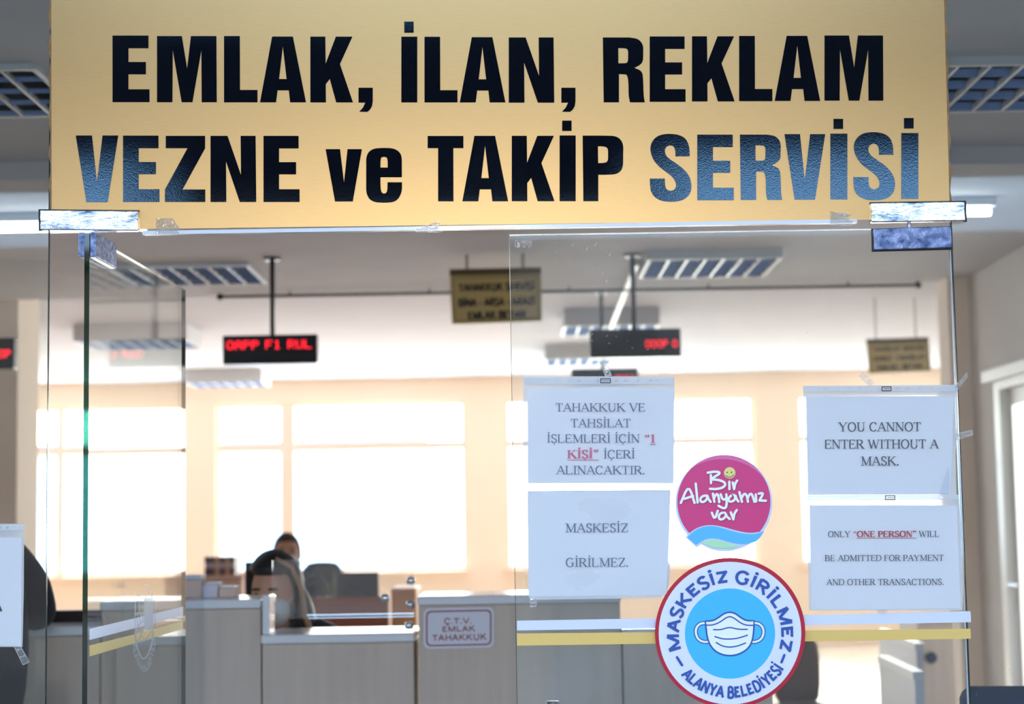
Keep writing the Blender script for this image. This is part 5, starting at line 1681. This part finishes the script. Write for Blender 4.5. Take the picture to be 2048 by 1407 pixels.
def seated(name_loc, c, face, m_body, m_hair, label, scarf=False, mask=True, tilt=0.0, seat_z=.46, drop=.24):
    hx, hy, hz = c
    f = Vector(face).normalized(); s = Vector((-f.y, f.x, 0))
    r = thing('person', (hx, hy, 0), label, 'person')
    P = lambda a, b, z: Vector((hx, hy, 0)) + s * a + f * b + Vector((0, 0, z))
    sh = hz - drop
    J = {'pelvis': (P(0, -.10, seat_z + .12), (.16, .12)), 'waist': (P(0, -.09, (seat_z + sh) / 2), (.14, .10)), 'chest': (P(0, -.06, sh - .08), (.16, .11)), 'neckb': (P(0, -.03, sh + .03), .065), 'neck': (P(0, -.012, hz - .11), .048)}
    B = [('pelvis', 'waist'), ('waist', 'chest'), ('chest', 'neckb'), ('neckb', 'neck')]
    for q_, nm in ((1, 'r'), (-1, 'l')):
        J['sh' + nm] = (P(.17 * q_, -.05, sh - .01), .062); J['el' + nm] = (P(.23 * q_, .08, sh - .27), .046); J['wr' + nm] = (P(.12 * q_, .30, sh - .24), .032)
        B += [('chest', 'sh' + nm), ('sh' + nm, 'el' + nm), ('el' + nm, 'wr' + nm)]
        J['hip' + nm] = (P(.09 * q_, -.03, seat_z + .08), .09); J['kn' + nm] = (P(.11 * q_, .36, seat_z + .05), .065); J['an' + nm] = (P(.11 * q_, .34, .09), .042); J['to' + nm] = (P(.12 * q_, .50, .04), .038)
        B += [('pelvis', 'hip' + nm), ('hip' + nm, 'kn' + nm), ('kn' + nm, 'an' + nm), ('an' + nm, 'to' + nm)]
    skin('clothing', J, B, m_body, r)
    for q_, nm in ((1, 'r'), (-1, 'l')):
        w = J['wr' + nm][0]
        JJ = {'wrist': (w - f * .02, .026)}
        BB = []
        fingers(JJ, BB, w, f + s * (-.35 * q_), s * q_)
        skin('hand', JJ, BB, M['skin'], r, 1)
    skin('neck', {'a': (P(0, -.03, sh + .0), .055), 'b': (P(0, -.012, hz - .06), .05)}, [('a', 'b')], M['skin'], r, 1)
    T = add_head(r, c, face, m_hair, mask, scarf, tilt)
    return r, P, sh, T


def stool(x, y, z, label, fx_, fy_):
    r = thing('office_chair', (x, y, 0), label, 'chair')
    MB().ball((x, y, z - .04), (.23, .23, .04)).build('seat', M['navy'], r, smooth=True)
    MB().tube([(x, y, .06), (x, y, z - .07)], .028, 12).build('gas_post', M['steel'], r)
    mb = MB()
    for k in range(5):
        a = 2 * math.pi * k / 5
        mb.tube([(x, y, .07), (x + .27 * math.cos(a), y + .27 * math.sin(a), .03)], .02, 8)
    mb.build('star_base', M['pole'], r)
    MB().ball((x - fx_ * .27, y - fy_ * .27, z + .34), (.19 if abs(fy_) > .5 else .04, .04 if abs(fy_) > .5 else .19, .2)).build('backrest', M['navy'], r, smooth=True)
    MB().tube([(x, y, z - .06), (x - fx_ * .30, y - fy_ * .30, z), (x - fx_ * .30, y - fy_ * .30, z + .3)], .02, 8).build('back_arm', M['pole'], r)


# woman at the counter
wz = 6.35
hc = at(549, 1182, zd(wz))
wr_, P, sh, T = seated('woman', (hc.x, hc.y, hc.z), (-.25, -1, 0), M['cloth'], M['hair'], 'seated person in a dark headscarf and pale mask behind the clear screen', scarf=True, tilt=.25, seat_z=.52, drop=.17)
tr = [T @ Vector(p) for p in ((.035, -.045, .132), (.085, -.03, .095), (.112, -.03, .02), (.125, -.05, -.07), (.16, -.08, -.15), (.23, -.12, -.21))]
MB().tube(tr, [.006, .008, .009, .010, .011, .010], 8).build('scarf_trim', M['trimtan'], wr_, smooth=True)
stool(hc.x + .02, hc.y + .14, .50, 'dark swivel chair under the person in the headscarf', -.2, -1)
# man at the reddish desk
mz = 10.9
hm = at(574, 1108, zd(mz))
seated('man', (hm.x, hm.y, hm.z), (.1, -1, 0), M['navy'], M['brownhair'], 'seated person with dark hair and navy jacket behind the left monitor', mask=True, seat_z=.46)
stool(hm.x, hm.y + .12, .45, 'swivel chair under the person in the navy jacket', 0, -1)

# person in black standing at the low counter, leaning on it
pz = 5.16
yq = zd(pz)
sx_, sz_ = at(46, 1086, yq).x, at(46, 1086, yq).z      # right shoulder
ex, ez = at(92, 1222, zd(5.3)).x, at(92, 1222, zd(5.3)).z
hx = at(18, 1350, yq).x
r = thing('person', (sx_ - .18, yq, 0), 'person in black standing at the low counter at the left edge', 'person')
J = {'pelvis': (Vector((sx_ - .082, yq - .10, .90)), (.165, .12)), 'waist': (Vector((sx_ - .115, yq - .07, 1.06)), (.16, .11)), 'chest': (Vector((sx_ - .18, yq + .0, sz_ - .10)), (.17, .12)), 'neckb': (Vector((sx_ - .19, yq + .06, sz_ + .05)), .07), 'neck': (Vector((sx_ - .20, yq + .10, sz_ + .10)), .06)}
B = [('pelvis', 'waist'), ('waist', 'chest'), ('chest', 'neckb'), ('neckb', 'neck')]
for q_, nm in ((1, 'r'), (-1, 'l')):
    cx_ = sx_ - .18
    if q_ > 0:
        J['shr'] = (Vector((sx_ - .03, yq, sz_ - .045)), .072)
        J['uar'] = (Vector(((sx_ + ex) / 2 - .01, yq + .06, (sz_ + ez) / 2 - .01)), .062)
        J['elr'] = (Vector((ex - .022, yq + .16, ez - .015)), .055)
        J['wrr'] = (Vector((ex - .18, zd(5.58), zl0 + .05)), .036)
        B += [('chest', 'shr'), ('shr', 'uar'), ('uar', 'elr'), ('elr', 'wrr')]
    else:
        J['shl'] = (Vector((cx_ - .17, yq + .02, sz_ - .03)), .068); J['ell'] = (Vector((cx_ - .26, yq + .18, sz_ - .24)), .052); J['wrl'] = (Vector((cx_ - .10, zd(5.58), zl0 + .05)), .036)
        B += [('chest', 'shl'), ('shl', 'ell'), ('ell', 'wrl')]
    lx = cx_ + .095 * q_
    J['hip' + nm] = (Vector((lx, yq - .10, .84)), .10); J['kn' + nm] = (Vector((lx + .01 * q_, yq - .08, .47)), .07); J['an' + nm] = (Vector((lx + .01 * q_, yq - .13, .10)), .048); J['to' + nm] = (Vector((lx + .03 * q_, yq + .02, .045)), .042)
    B += [('pelvis', 'hip' + nm), ('hip' + nm, 'kn' + nm), ('kn' + nm, 'an' + nm), ('an' + nm, 'to' + nm)]
skin('clothing', J, B, M['cloth'], r)
for nm, q_ in (('r', 1), ('l', -1)):
    w = J['wr' + nm][0]
    JJ = {'wrist': (w - Vector((-.02 * q_, .02, 0)), .028)}
    BB = []
    fingers(JJ, BB, w, (-.8 * q_, .5, -.1), (-.5, -.8 * q_, 0))
    skin('hand', JJ, BB, M['skin'], r, 1)
hp = Vector((sx_ - .21, yq + .14, sz_ + .22))
skin('neck', {'a': (J['neckb'][0], .055), 'b': (hp - Vector((0, .02, .07)), .05)}, [('a', 'b')], M['skin'], r, 1)
add_head(r, (hp.x, hp.y, hp.z), (-.2, 1, 0), M['hair'], True, False, .2)
